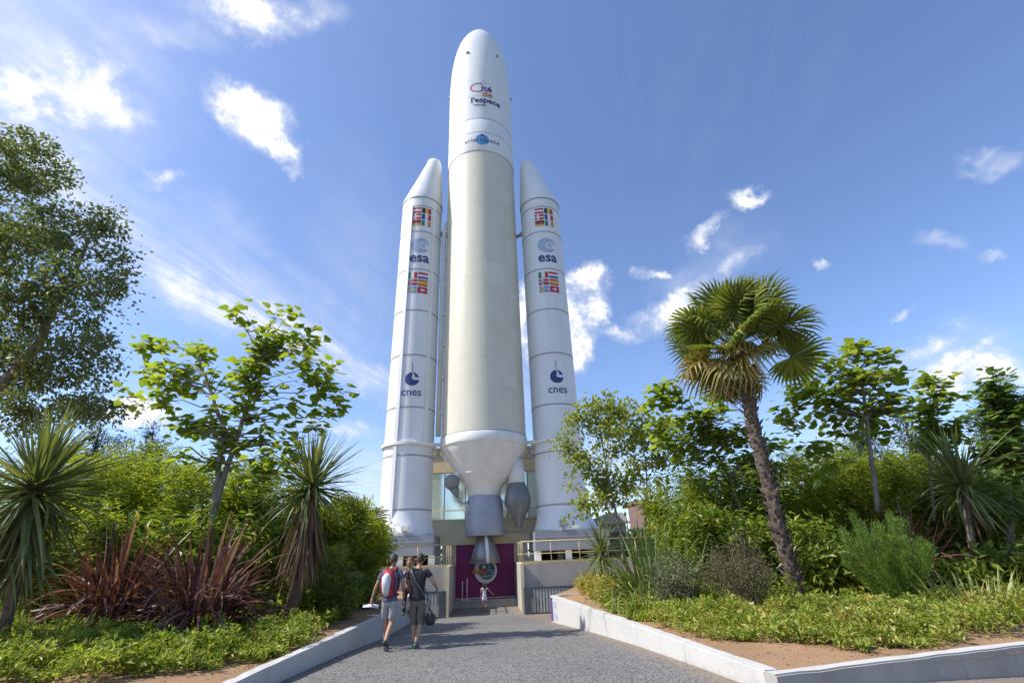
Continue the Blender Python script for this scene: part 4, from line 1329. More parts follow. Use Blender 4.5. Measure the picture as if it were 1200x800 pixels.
# --- broadleaved trees
fine_tree('oak_tree', 'tall dark evergreen oak towering at the left edge of the garden', 'tree', [[(-30.79, 26.2, 4.82), (-31.48, 26.2, 10.04), (-29.68, 26.0, 14.25), (-29.39, 26.0, 18.54), (-29.15, 26.0, 22.45)]], [0.46], [(-35.22, 25.16, 28.83, 2.59, 2.52, 2.67), (-37.59, 26.14, 28.24, 2.2, 2.97, 3.16), (-28.57, 25.58, 23.61, 1.44, 1.35, 1.42), (-27.38, 26.33, 21.01, 1.21, 1.39, 1.47), (-32.49, 26.4, 23.85, 2.1, 2.0, 2.12), (-32.08, 24.61, 21.05, 2.17, 2.22, 2.36), (-27.27, 24.44, 18.11, 1.93, 1.82, 1.79), (-27.54, 27.08, 19.08, 0.9, 0.86, 0.88), (-30.2, 25.23, 16.85, 2.31, 2.18, 1.93), (-26.32, 25.15, 15.14, 1.62, 1.52, 1.59), (-26.74, 27.59, 13.59, 1.04, 1.45, 1.54), (-28.14, 25.9, 13.27, 2.06, 1.94, 1.53), (-32.04, 27.08, 13.62, 1.59, 1.74, 1.84), (-25.12, 25.92, 10.46, 1.55, 1.46, 1.09), (-28.1, 26.45, 10.47, 1.93, 1.82, 1.01), (-28.46, 24.88, 9.54, 1.23, 1.15, 0.85), (-24.13, 26.43, 10.83, 0.62, 0.66, 0.7), (-38.82, 27.18, 22.49, 2.64, 3.16, 3.35), (-34.88, 26.07, 15.08, 2.78, 2.61, 2.73)], 600, 28000, 0.30, 0.17, 0.40, M['l_oak'], M['bark'], flat=0.2)
leaf_tree('broadleaf_tree', 'spreading broad-leaved tree with forked trunk behind the bronze flax', 'tree', [[(-7.72, 12.5, 1.91), (-7.81, 12.5, 3.11), (-7.96, 12.5, 4.2), (-7.97, 12.4, 5.1), (-8.78, 12.3, 6.59), (-9.14, 12.3, 7.27)], [(-7.8, 12.5, 2.91), (-7.71, 12.6, 4.44), (-7.53, 12.6, 5.88), (-7.49, 12.6, 7.19), (-7.39, 12.6, 8.31)]], [0.10, 0.085], [(-10.84, 12.62, 7.73, 0.72, 0.58, 0.32), (-10.91, 12.74, 7.03, 0.51, 0.41, 0.26), (-10.81, 12.8, 6.07, 0.54, 0.44, 0.34), (-10.17, 12.94, 6.06, 0.8, 0.64, 0.4), (-9.8, 12.74, 6.58, 0.85, 0.68, 0.46), (-9.7, 12.92, 7.41, 0.65, 0.52, 0.54), (-8.13, 12.03, 8.4, 0.56, 0.44, 0.28), (-6.99, 12.47, 8.64, 0.47, 0.38, 0.35), (-7.76, 12.94, 7.68, 0.66, 0.52, 0.56), (-6.76, 12.65, 7.56, 0.77, 0.62, 0.55), (-6.38, 12.9, 7.86, 0.66, 0.53, 0.52), (-5.69, 12.11, 6.62, 0.84, 0.67, 0.51), (-5.28, 12.47, 6.3, 0.61, 0.49, 0.36), (-4.74, 12.25, 5.29, 0.33, 0.26, 0.21), (-6.09, 12.54, 5.85, 0.97, 0.77, 0.55), (-7.58, 12.57, 6.46, 0.86, 0.69, 0.51), (-7.85, 12.01, 6.78, 0.67, 0.54, 0.45), (-6.66, 12.22, 5.19, 0.92, 0.74, 0.47), (-8.08, 12.28, 4.89, 0.8, 0.64, 0.41), (-5.74, 12.92, 5.22, 0.73, 0.58, 0.49), (-9.09, 12.77, 5.39, 0.85, 0.68, 0.43), (-6.0, 12.16, 4.28, 0.67, 0.54, 0.44), (-9.61, 12.8, 5.27, 0.58, 0.46, 0.28), (-7.77, 12.14, 5.74, 0.7, 0.56, 0.43), (-8.15, 12.62, 4.12, 0.69, 0.55, 0.31), (-6.21, 12.13, 3.81, 0.61, 0.49, 0.3), (-8.96, 12.0, 4.41, 0.53, 0.43, 0.26), (-7.23, 12.87, 4.59, 0.66, 0.53, 0.33), (-10.14, 12.21, 6.49, 0.63, 0.5, 0.34), (-4.88, 12.22, 5.77, 0.38, 0.3, 0.29)], 300, 6, 0.27, M['l_cat'], M['bark_pale'])
leaf_tree('broadleaf_tree', 'slender broad-leaved tree with pale trunk just right of the tall palm', 'tree', [[(10.06, 14.0, 2.36), (10.43, 14.0, 4.0), (10.87, 14.0, 5.83), (11.0, 14.0, 6.83), (11.06, 14.0, 7.33)]], [0.075], [(10.32, 14.29, 7.16, 0.62, 0.49, 0.46), (11.3, 14.32, 7.49, 0.51, 0.41, 0.35), (11.39, 13.99, 7.59, 0.28, 0.22, 0.2), (11.72, 13.76, 6.93, 0.43, 0.35, 0.33), (11.1, 13.5, 6.2, 0.68, 0.54, 0.21), (10.87, 14.16, 6.54, 0.77, 0.61, 0.22), (9.84, 13.97, 6.0, 0.67, 0.53, 0.37), (12.11, 14.26, 6.38, 0.38, 0.31, 0.27), (10.82, 13.87, 5.36, 0.62, 0.5, 0.2), (9.83, 14.27, 5.16, 0.74, 0.59, 0.21), (8.85, 13.77, 5.73, 0.73, 0.58, 0.52), (8.39, 14.3, 5.34, 0.53, 0.43, 0.42), (8.44, 14.23, 4.72, 0.34, 0.27, 0.25), (8.69, 13.91, 4.16, 0.33, 0.26, 0.12), (9.33, 14.04, 6.56, 0.68, 0.54, 0.5), (11.74, 14.18, 5.33, 0.58, 0.47, 0.2), (11.75, 13.69, 5.42, 0.41, 0.33, 0.3), (9.78, 14.05, 4.6, 0.57, 0.45, 0.3), (11.42, 14.31, 4.73, 0.42, 0.34, 0.25), (8.67, 13.77, 3.66, 0.44, 0.35, 0.28), (10.8, 14.3, 5.99, 0.71, 0.57, 0.38), (8.91, 14.19, 6.26, 0.49, 0.39, 0.39), (9.47, 14.34, 5.58, 0.65, 0.52, 0.32)], 240, 6, 0.27, M['l_cat'], M['bark_pale'])
leaf_tree('broadleaf_tree', 'thin broad-leaved tree drooping above the right green cordyline', 'tree', [[(12.34, 15.0, 2.11), (12.82, 15.0, 3.58), (13.25, 15.0, 4.91), (13.98, 15.0, 6.27)]], [0.05], [(13.92, 14.86, 6.41, 0.51, 0.41, 0.33), (13.38, 14.72, 5.56, 0.5, 0.4, 0.32), (13.29, 15.12, 5.17, 0.5, 0.4, 0.32), (13.59, 14.66, 4.81, 0.54, 0.43, 0.3), (14.11, 15.03, 4.55, 0.55, 0.44, 0.3), (14.03, 14.89, 5.79, 0.39, 0.31, 0.27), (12.49, 14.65, 4.45, 0.43, 0.34, 0.3), (13.34, 15.01, 4.3, 0.49, 0.39, 0.3)], 110, 6, 0.28, M['l_cat'], M['bark_pale'])
leaf_tree('broadleaf_tree', 'glossy dark-leaved tree at the right edge of the garden', 'tree', [[(12.83, 13.5, 1.38), (13.58, 13.5, 3.08), (14.17, 13.5, 4.49), (14.52, 13.5, 5.78)]], [0.09], [(14.13, 13.28, 5.59, 0.5, 0.4, 0.33), (14.96, 13.87, 6.38, 0.37, 0.3, 0.21), (14.23, 13.2, 5.17, 0.59, 0.47, 0.42), (13.84, 13.66, 4.7, 0.6, 0.48, 0.42), (14.12, 13.17, 4.56, 0.58, 0.46, 0.44), (13.53, 13.3, 3.96, 0.72, 0.58, 0.39), (13.67, 13.9, 3.71, 0.59, 0.48, 0.36), (13.82, 13.27, 3.59, 0.57, 0.45, 0.38), (14.07, 13.61, 5.98, 0.16, 0.12, 0.12), (15.16, 13.47, 5.21, 0.5, 0.4, 0.47), (14.66, 13.46, 3.97, 0.58, 0.52, 0.65), (13.59, 13.5, 3.19, 0.57, 0.46, 0.29), (12.53, 13.25, 2.91, 0.55, 0.44, 0.29), (13.88, 13.76, 2.53, 0.62, 0.49, 0.33), (12.57, 13.17, 2.29, 0.49, 0.4, 0.23)], 260, 6, 0.27, M['l_mag'], M['bark'])
leaf_tree('broadleaf_tree', 'broad-leaved tree leaning behind the left side of the tall palm', 'tree', [[(6.76, 15.0, 1.62), (6.74, 15.0, 2.56), (6.51, 15.0, 3.83), (6.12, 15.0, 5.06), (5.78, 15.0, 6.13)]], [0.07], [(4.83, 14.96, 6.64, 0.4, 0.32, 0.27), (5.2, 14.87, 6.27, 0.51, 0.41, 0.41), (4.66, 14.64, 5.19, 0.49, 0.39, 0.38), (5.22, 15.37, 4.81, 0.51, 0.4, 0.39), (6.39, 14.51, 5.5, 0.49, 0.39, 0.38), (6.74, 15.0, 4.95, 0.55, 0.44, 0.38), (6.02, 15.4, 4.93, 0.56, 0.45, 0.36), (5.85, 14.58, 4.19, 0.47, 0.38, 0.31), (7.16, 15.05, 4.67, 0.44, 0.35, 0.32), (8.16, 15.12, 4.59, 0.44, 0.35, 0.27), (5.68, 14.54, 5.54, 0.33, 0.26, 0.28), (4.57, 14.88, 6.09, 0.34, 0.27, 0.29), (5.33, 15.2, 4.31, 0.44, 0.35, 0.27), (6.91, 14.95, 6.31, 0.57, 0.46, 0.41), (7.71, 15.23, 3.95, 0.49, 0.39, 0.31), (5.92, 14.66, 3.54, 0.47, 0.37, 0.3), (4.44, 14.74, 4.65, 0.32, 0.26, 0.27), (7.44, 14.61, 5.04, 0.43, 0.35, 0.27)], 230, 6, 0.27, M['l_cat'], M['bark_pale'])
fine_tree('young_tree', 'slim yellow-green young tree nearest the shaded booster', 'tree', [[(3.39, 17.0, 1.25), (3.41, 17.0, 2.29), (3.25, 17.0, 3.52), (3.14, 17.0, 5.19), (3.13, 17.0, 6.74)]], [0.06], [(3.02, 17.07, 6.8, 0.65, 0.55, 0.54), (3.52, 16.93, 6.6, 0.48, 0.41, 0.46), (2.26, 17.08, 6.01, 0.48, 0.41, 0.39), (1.87, 16.71, 5.18, 0.43, 0.36, 0.37), (1.54, 17.31, 4.27, 0.28, 0.24, 0.21), (1.72, 17.32, 3.76, 0.37, 0.31, 0.18), (1.69, 17.15, 2.61, 0.26, 0.22, 0.22), (2.24, 16.66, 3.13, 0.52, 0.44, 0.22), (3.14, 17.02, 5.95, 0.89, 0.75, 0.64), (3.77, 16.83, 5.22, 0.8, 0.68, 0.61), (2.51, 16.75, 4.53, 0.72, 0.62, 0.53), (3.21, 17.45, 4.08, 0.87, 0.74, 0.54), (3.57, 17.5, 3.45, 0.73, 0.62, 0.41), (2.67, 16.54, 3.24, 0.58, 0.49, 0.27), (2.06, 17.36, 4.53, 0.44, 0.37, 0.31)], 115, 3700, 0.17, 0.115, 0.17, M['l_sap'], M['bark_pale'], flat=0.5, shell=0.2)
fine_tree('young_tree', 'slim yellow-green young tree just left of the palm crown', 'tree', [[(4.52, 17.8, 1.47), (4.65, 17.8, 2.85), (4.84, 17.8, 4.66), (4.77, 17.8, 6.13)]], [0.05], [(4.45, 17.75, 6.23, 0.73, 0.62, 0.54), (4.94, 17.86, 5.63, 0.79, 0.67, 0.59), (5.68, 18.22, 5.93, 0.67, 0.57, 0.47), (5.9, 17.77, 5.25, 0.65, 0.55, 0.51), (4.78, 17.81, 4.63, 0.77, 0.65, 0.56), (5.6, 17.89, 4.61, 0.58, 0.49, 0.44), (4.79, 17.48, 3.81, 0.62, 0.52, 0.41), (4.22, 17.81, 4.06, 0.57, 0.48, 0.49), (4.47, 17.93, 6.86, 0.41, 0.35, 0.35)], 85, 2500, 0.17, 0.115, 0.17, M['l_sap'], M['bark_pale'], flat=0.5, shell=0.2)


# --- distant conifers
def pine(label, lo, hi, wide, n):
    x, y, z = lo
    b = Vector((x, y, 0.4))
    H = hi[2] - 0.4
    E = []
    for k in range(9):
        f = 0.30 + 0.68 * k / 8
        r = wide * (1.05 - f) * 1.5
        for q in range(3):
            a = rng.random() * 6.28
            E.append((x + (hi[0] - x) * f + r * 0.55 * math.cos(a), y + r * 0.55 * math.sin(a), 0.4 + H * f, r * 0.6 + 0.15, r * 0.6 + 0.15, 0.35 + r * 0.15))
    fine_tree('pine_tree', label, 'tree', [[tuple(b), ((x + hi[0]) / 2, y, 0.4 + H * 0.5), tuple(hi)]], [0.16], E, 110, n, 0.30, 0.05, 0.28, M['l_pine'], M['bark'], 'dark conifers behind the garden', 0.1, 0.2)


PN = [((-22.24, 25.0, 6.78), (-22.97, 25.0, 8.99)), ((-21.37, 28.0, 7.0), (-22.29, 28.0, 9.35)), ((-26.7, 33.0, 8.02), (-27.96, 33.0, 10.17)), ((21.23, 27.0, 3.83), (22.92, 27.0, 8.68)), ((21.18, 30.0, 4.16), (22.27, 30.0, 8.34)), ((29.0, 30.0, 3.87), (32.36, 30.0, 11.62))]
for (lo, hi), lab, wd in zip(PN, ('dark conifer rising beside the oak on the left', 'small dark conifer left of the forked broad-leaved tree', 'farthest dark conifer between the oak and the forked tree',
                                  'dark conifer behind the drooping broad-leaved tree on the right', 'dark conifer behind the pale trunk right of the palm', 'tall thin dark conifer at the right edge of the garden'), (1.8, 1.5, 2.2, 2.2, 2.2, 2.4)):
    pine(lab, lo, hi, wd, 9000)

# --- far wood closing the view
tr_, P, Dd = [], [], []
for k in range(150):
    a = rad(-78 + 156 * k / 149 + rng.normal(0, 0.5)); d = rng.uniform(58, 86)
    if abs(math.degrees(a) + 4) < 7: continue
    h = rng.uniform(4.0, 6.6) + (2.5 if abs(math.degrees(a)) > 24 else 0)
    c = np.array([d * math.sin(a), d * math.cos(a), -1.2])
    n = 420
    q = unit(rng.normal(size=(n, 3))) * (rng.random((n, 1)) ** 0.4) * np.array([3.2, 3.2, h / 2])
    P.append(c + np.array([0, 0, h / 2]) + q); Dd.append(q + rng.normal(size=(n, 3)))
P = np.concatenate(P)
tag(link('far_wood', leaf_cloud('far_wood', P, np.concatenate(Dd), 0.75 * rng.uniform(0.6, 1.3, len(P)), 0.5, M['l_far'], 0.1)), 'dark far wood on the horizon behind the garden', None, None, 'stuff')


# --- bamboo and leafy shrubs
def bamboo(label, x, y, z, h, mat, spread=1.0, nst=46, nl=7600, L=0.22, W=0.044, name='bamboo_clump', cat='bamboo', group='bamboo thicket', flat=0.42):
    t = tag(empty(name, (x, y, z - 0.1)), label, cat, group)
    h = h * 1.10 if name == 'bamboo_clump' else h * 1.05
    mb = MB()
    curves = []
    for k in range(nst):
        a = rng.random() * 6.28
        b = np.array([math.cos(a), math.sin(a), 0]) * rng.random() ** 0.5 * 0.45 * spread
        hh = h * rng.uniform(0.55, 1.03)
        o = np.array([math.cos(a), math.sin(a), 0]) * rng.uniform(0.15, 1.0) * spread * (0.55 + 0.45 * hh / h)
        p = [b, b + o * 0.22 + np.array([0, 0, hh * 0.42]), b + o * 0.6 + np.array([0, 0, hh * 0.8]), b + o + np.array([0, 0, hh * 0.96])]
        curves.append(np.array(p))
        mb.tube(p, [0.012, 0.010, 0.006, 0.002], 4, cap=False)
    o = mb.build('canes', M['l_bamd'], t); o['kind'] = 'stuff'
    C = np.array(curves)
    i = rng.integers(0, nst, nl); s = 0.10 + 0.9 * rng.random(nl) ** 0.8
    seg = np.clip((s * 3).astype(int), 0, 2); f = (s * 3 - seg)[:, None]
    A, B = C[i, seg], C[i, seg + 1]
    T_ = unit(B - A)
    P = A + (B - A) * f + rng.normal(size=(nl, 3)) * 0.13
    side = unit(np.cross(T_, rng.normal(size=(nl, 3))))
    Dd = T_ * 0.55 + side * 0.9 + np.array([0, 0, -0.25])
    sc = rng.uniform(0.6, 1.35, nl)
    o = link('foliage', leaf_cloud('foliage', P, Dd, L * sc, W * sc, mat, flat), t); o['kind'] = 'stuff'
    return t


lb = ('leftmost bamboo clump behind the big green cordyline', 'bamboo clump under the dark conifer beside the oak', 'bamboo clump directly behind the left bronze flax', 'tall bamboo clump left of the forked trunk',
      'bamboo clump around the foot of the forked trunk', 'bamboo clump just right of the forked trunk', 'bamboo clump behind the skirted cordyline', 'low bamboo clump right of the skirted cordyline', 'lowest bamboo clump beside the sunlit booster foot',
      'broad-leaved shrub between the two bronze flax plants', 'broad-leaved shrub behind the big green cordyline', 'broad-leaved shrub between bronze flax and skirted cordyline')
for i, ((x, y, z, h), lab) in enumerate(zip([(-13.21, 13.5, 0.8, 3.66), (-13.63, 15, 0.8, 4.29), (-11.47, 14, 0.7, 3.96), (-11.57, 15.5, 0.7, 4.52), (-9.31, 14.2, 0.6, 3.83), (-8.63, 15.2, 0.6, 3.9), (-8.02, 16.2, 0.6, 3.7), (-6.05, 15.5, 0.5, 2.96), (-5.52, 17.5, 0.5, 2.37), (-9.09, 11.8, 0.6, 2.5), (-10.42, 11.6, 0.7, 2.23), (-7.09, 12.6, 0.5, 2.39)], lb)):
    if i < 9: bamboo(lab, x, y, z, h, M['l_bam'] if i % 3 else M['l_bamd'], 1.15, 56, 7600)
    else: bamboo(lab, x, y, z, h, M['l_shr'], 1.0, 40, 2600, 0.22, 0.085, 'leafy_shrub', 'shrub', 'leafy shrubs left', 0.5)
lb = ('bamboo clump behind the green flax, leftmost on the right side', 'feathery bamboo clump left of the palm trunk', 'bamboo clump touching the left of the palm trunk', 'bamboo clump just right of the palm trunk', 'tall bamboo clump left of the pale slender trunk',
      'bamboo clump behind the pale slender trunk', 'bamboo clump behind the dark purple flax', 'bamboo clump left of the right green cordyline', 'bamboo clump behind the right green cordyline', 'bamboo clump at the right edge of the garden')
for i, ((x, y, z, h), lab) in enumerate(zip([(5.19, 16, 0.5, 3.21), (6.63, 16.6, 0.5, 3.64), (7.46, 15.4, 0.5, 3.41), (9.08, 16, 0.5, 3.78), (10.71, 16.6, 0.5, 4.19), (11.27, 15.8, 0.5, 3.77), (13.1, 16.6, 0.5, 3.91), (13.56, 16, 0.5, 3.27), (15.49, 17, 0.5, 3.13), (15.18, 15, 0.6, 2.38)], lb)):
    bamboo(lab, x, y, z, h, M['l_bamd'] if i in (1, 2, 7, 8) else M['l_bam'], 1.12, 56, 7600)
lb = ('yellow-green leafy shrub behind the green flax', 'yellow-green leafy shrub behind the olive brown bush', 'leafy shrub right beside the palm trunk foot', 'leafy shrub behind the feathery bush', 'leafy shrub under the right green cordyline', 'leafy shrub at the far right above the striped blades',
      'leafy shrub just behind the palm trunk', 'leafy shrub at the right edge behind the dense olive bush')
for (x, y, z, h), lab in zip([(4.81, 14.2, 0.45, 2.17), (5.86, 14.0, 0.45, 2.29), (7.28, 12.6, 0.45, 1.27), (8.23, 13.2, 0.45, 1.09), (9.55, 11.9, 0.5, 0.7), (11.41, 11.8, 0.6, 0.8), (7.29, 13.8, 0.45, 1.86), (14.27, 14.2, 0.6, 1.62)], lb):
    bamboo(lab, x, y, z, h, M['l_shr'], 0.85, 40, 2600, 0.19, 0.075, 'leafy_shrub', 'shrub', 'leafy shrubs right', 0.5)


# --- fan palm
def fan_mesh(name, mat, R=0.62, n=30, pet=0.62, droop=0.35, spread=5.4, tipdroop=0.35):
    """Fan frond: petiole along +X, then folded segments radiating round its end."""
    V, F = [], []
    V += [(0, -0.014, 0), (0, 0.014, 0), (0, 0, -0.014), (pet, -0.010, -droop * 0.12 * pet), (pet, 0.010, -droop * 0.12 * pet), (pet, 0, -0.012 - droop * 0.12 * pet)]
    F += [(0, 1, 4, 3), (1, 2, 5, 4), (2, 0, 3, 5)]
    c = Vector((pet, 0, -droop * 0.12 * pet))
    for k in range(n):
        a = (k + 0.5) / n * spread - spread / 2
        r = R * (1.0 - 0.18 * (abs(a) / (spread / 2)) ** 2) * random.uniform(0.92, 1.05)
        d = Vector((math.cos(a), math.sin(a), 0.10 + 0.12 * math.cos(a)))
        sd = Vector((-math.sin(a), math.cos(a), 0))
        w = R * spread / n * 0.33
        zoff = 0.02 if k % 2 else -0.02
        td = random.uniform(0.6, 1.3) * tipdroop
        p1 = c + d * r * 0.5 + Vector((0, 0, zoff)) - Vector((0, 0, droop * 0.10 * r))
        p2 = c + d * r * 0.80 - Vector((0, 0, droop * 0.25 * r + td * 0.12 * r))
        p3 = c + d * r * (1.0 - 0.08 * td) - Vector((0, 0, droop * 0.42 * r + td * 0.5 * r))
        i = len(V)
        V += [tuple(c), tuple(p1 - sd * w), tuple(p1 + sd * w), tuple(p1 + Vector((0, 0, -w * 0.7))), tuple(p2 - sd * w * 0.50), tuple(p2 + sd * w * 0.50), tuple(p3)]
        F += [(i, i + 1, i + 3, i), (i, i + 3, i + 2, i), (i + 1, i + 4, i + 5, i + 3), (i + 3, i + 5, i + 2, i + 3), (i + 4, i + 6, i + 5, i + 4)]
    me = bpy.data.meshes.new(name)
    me.from_pydata(V, [], [tuple(dict.fromkeys(f)) for f in F])
    me.materials.append(mat); me.update()
    return me


FANS = [fan_mesh('frond', M['l_palm'], 0.64, 34, 0.82, d, s, td) for d, s, td in ((0.2, 4.6, 0.2), (0.4, 4.9, 0.4), (0.7, 5.1, 0.8), (0.3, 4.7, 0.3))]
FANY = [fan_mesh('frond', M['l_palmy'], 0.62, 28, 0.58, d, s, td) for d, s, td in ((0.8, 5.0, 0.9), (1.0, 4.6, 1.2))]
FAND = [fan_mesh('dead_frond', M['l_palmd'], 0.56, 24, 0.50, d, s, td) for d, s, td in ((1.2, 4.0, 1.3), (1.5, 3.4, 1.5))]


def fan_head(t, c, n, scale, hang=10, yel=6):
    for k in range(n):
        f = (k + 0.5) / n
        el = rad(88 - 112 * f ** 0.9 + rng.normal(0, 12))
        az = k * 2.39996 + rng.normal(0, 0.35)
        me = FANS[int(rng.integers(4))]
        dead = False
        if f > 0.72 and yel and rng.random() < 0.4: me = FANY[int(rng.integers(2))]
        s = scale * rng.uniform(0.85, 1.12) * (0.72 if f < 0.08 else 1.0)
        link('frond', me, t, loc=Vector(c) + Vector((0, 0, 0.10 * (1 - f))), rot=(rng.normal(0, 0.4), -el, az), scale=s)
    for k in range(hang):
        az = k * 2.39996 + 1.0
        link('dead_frond', FAND[k % 2], t, loc=Vector(c) + Vector((0, 0, -0.2 - 0.04 * (k % 4))), rot=(rng.normal(0, 0.3), rad(rng.uniform(12, 72)), az + rng.normal(0, 0.3)), scale=scale * rng.uniform(0.55, 1.0))


pts = [Vector(p) for p in [(6.22, 12.1, 0.33), (6.26, 12.1, 1.05), (6.23, 12.1, 1.97), (6.24, 12.1, 3.16), (6.24, 12.1, 4.35), (6.26, 12.1, 5.51), (6.33, 12.1, 6.26)]]
pts[-1] += Vector((0.02, 0, 0.42)); pts[-2] += Vector((0, 0, 0.18))
pb = pts[0].copy()
palm = tag(empty('palm_tree', pb), 'tall fan palm with shaggy brown trunk rising from the right bed', 'palm')
mb = MB()
dense = []
for a, b in zip(pts, pts[1:]):
    for k in range(9): dense.append(a.lerp(b, k / 9) - pb)
dense.append(pts[-1] - pb)
mb.tube(dense, [0.132 + 0.022 * math.sin(i * 2.1) * 0.6 + (0.05 if i < 3 else 0) + 0.018 * (i / len(dense)) for i in range(len(dense))], 14)
mb.build('trunk', M['palmbark'], palm)
sm = MB(); sm.add([(-0.07, 0.0, 0), (0.07, 0.0, 0), (0.055, 0.05, 0.10), (-0.055, 0.05, 0.10), (0.0, 0.085, 0.17), (0, 0.03, 0.0), (0.0, 0.075, 0.10)], [(0, 5, 6, 3), (5, 1, 2, 6), (3, 6, 4), (6, 2, 4), (0, 3, 4), (1, 4, 2)])
scale_me = sm.mesh('leaf_base', M['scale_brown'])
for k in range(290):
    f = (k + 0.5) / 290
    i = f * (len(dense) - 1)
    p = dense[int(i)].lerp(dense[min(int(i) + 1, len(dense) - 1)], i - int(i))
    a = k * 2.39996
    r = 0.132
    link('leaf_base', scale_me, palm, loc=p + Vector((math.sin(-a) * r, math.cos(-a) * r, 0)), rot=(rng.normal(-0.1, 0.2), rng.normal(0, 0.25), a), scale=rng.uniform(0.7, 1.25))
fan_head(palm, pts[-1] - pb, 42, 1.50, 5, 6)
fb = MB()
for k in range(9):
    a = k * 0.7; fb.tube([(0, 0, 0), (0.22 * math.cos(a), 0.22 * math.sin(a), 0.02), (0.42 * math.cos(a), 0.42 * math.sin(a), -0.28)], [0.03, 0.05, 0.01], 6)
fs = fb.build('flower_stalk', M['l_palmd'], palm, loc=pts[-1] - pb + Vector((0, 0, -0.15)))
fs['kind'] = 'stuff'

for (x, y, z, n, s, lab) in ((-5.75, 16.0, 2.0, 26, 1.05, 'low fan palm with yellow-green fans left of the two walkers'), (-5.2, 13.6, 1.05, 22, 0.85, 'low fan palm near the left path wall behind the skirted cordyline'), (-6.1, 18.6, 2.5, 20, 1.0, 'fan palm farthest back beside the sunlit booster foot')):
    t = tag(empty('palm_tree', (x, y, 0.3)), lab, 'palm', 'low fan palms on the left')
    b = MB(); b.tube([(0, 0, 0), (0.03, 0, (z - 0.3) * 0.6), (0, 0, z - 0.3)], [0.13, 0.12, 0.13], 10); b.build('trunk', M['palmbark'], t)
    fan_head(t, (0, 0, z - 0.3), n, s, 3, 0)


# --- strap-leaved plants: every blade is an object
def rosette(t, c, n, meshes, lo, hi, smin, smax, name='leaf', power=1.0, roll=0.35, jit=0.05):
    for k in range(n):
        f = (k + 0.5) / n
        el = rad(hi + (lo - hi) * f ** power + rng.normal(0, 5))
        az = k * 2.39996 + rng.normal(0, 0.2)
        link(name, meshes[int(rng.integers(len(meshes)))] if not callable(meshes) else meshes(f), t,
             loc=Vector(c) + Vector((rng.normal(0, jit), rng.normal(0, jit), rng.normal(0, jit) + 0.12 * (1 - f))), rot=(rng.normal(0, roll), -el, az), scale=rng.uniform(smin, smax))


def cordyline(label, base, head, rt, L, W, n, lo, hi, skirt=0, skirt_len=1.0, group=None, mat=None, power=1.0):
    b = Vector(base); h = Vector(head) - b
    t = tag(empty('cordyline', b), label, 'cordyline', group)
    mb = MB(); mb.tube([(0, 0, -0.1), h * 0.4 + Vector((0.03, 0.02, 0)), h * 0.8, h], [rt * 1.25, rt, rt * 0.9, rt * 0.8], 10)
    mb.build('trunk', M['scale_brown'], t)
    mat = mat or M['l_cord']
    st = [blade_mesh('leaf', L * s, W, bd, mat) for s, bd in ((1.0, 0.12), (1.05, 0.28), (0.95, 0.5), (1.0, 0.2))]
    be = [blade_mesh('leaf', L * s, W, bd, mat) for s, bd in ((0.95, 0.7), (1.0, 1.1), (0.9, 0.9))]
    rosette(t, h, n, lambda f: st[int(rng.integers(4))] if f < 0.6 else be[int(rng.integers(3))], lo, hi, 0.78, 1.08, power=power)
    if skirt:
        sk = [blade_mesh('dead_leaf', skirt_len * s, W * 1.0, bd, M['l_skirt'], fold=0.5) for s, bd in ((1.0, 0.15), (0.85, 0.35), (1.1, 0.08))]
        for k in range(skirt):
            f = k / skirt
            az = k * 2.39996
            z = -0.05 - f * 0.75 * h.z * 0.45
            r = rt * 0.8
            link('dead_leaf', sk[int(rng.integers(3))], t, loc=h + Vector((math.cos(az) * r, math.sin(az) * r, z)), rot=(rng.normal(0, 0.8), rad(rng.uniform(66, 88)), az), scale=rng.uniform(0.75, 1.05))
    return t


bigc = cordyline('big green cordyline with long strap leaves at the left edge', (-8.30, 8.6, 0.4), (-8.62, 8.5, 2.92), 0.075, 1.55, 0.066, 320, -84, 88, 40, 1.2, power=0.95)
lowb = [blade_mesh('leaf', 1.45 * s, 0.064, bd, M['l_cord']) for s, bd in ((1.0, 0.5), (1.1, 0.25), (0.9, 0.8))]
rosette(bigc, (-0.22, -0.05, 2.05), 70, lowb, -82, 5, 0.75, 1.05, power=0.7)
rosette(bigc, (-0.15, -0.05, 1.45), 50, lowb, -75, 20, 0.6, 0.9, power=0.7)
cordyline('cordyline with a thick skirt of dry brown leaves left of the path', (-5.28, 12.05, 0.35), (-5.15, 12.0, 3.30), 0.13, 1.55, 0.055, 220, -34, 89, 270, 1.45, power=0.85)
cordyline('green cordyline on a leaning bare stem at the right side', (10.76, 12.6, 0.45), (11.32, 12.5, 2.78), 0.08, 1.65, 0.062, 180, -40, 86, 14, 0.7)
cordyline('small spiky green cordyline near the far end of the white wall', (2.95, 19.0, 0.4), (3.04, 19.0, 1.50), 0.07, 1.35, 0.060, 120, -55, 88, 8, 0.6)


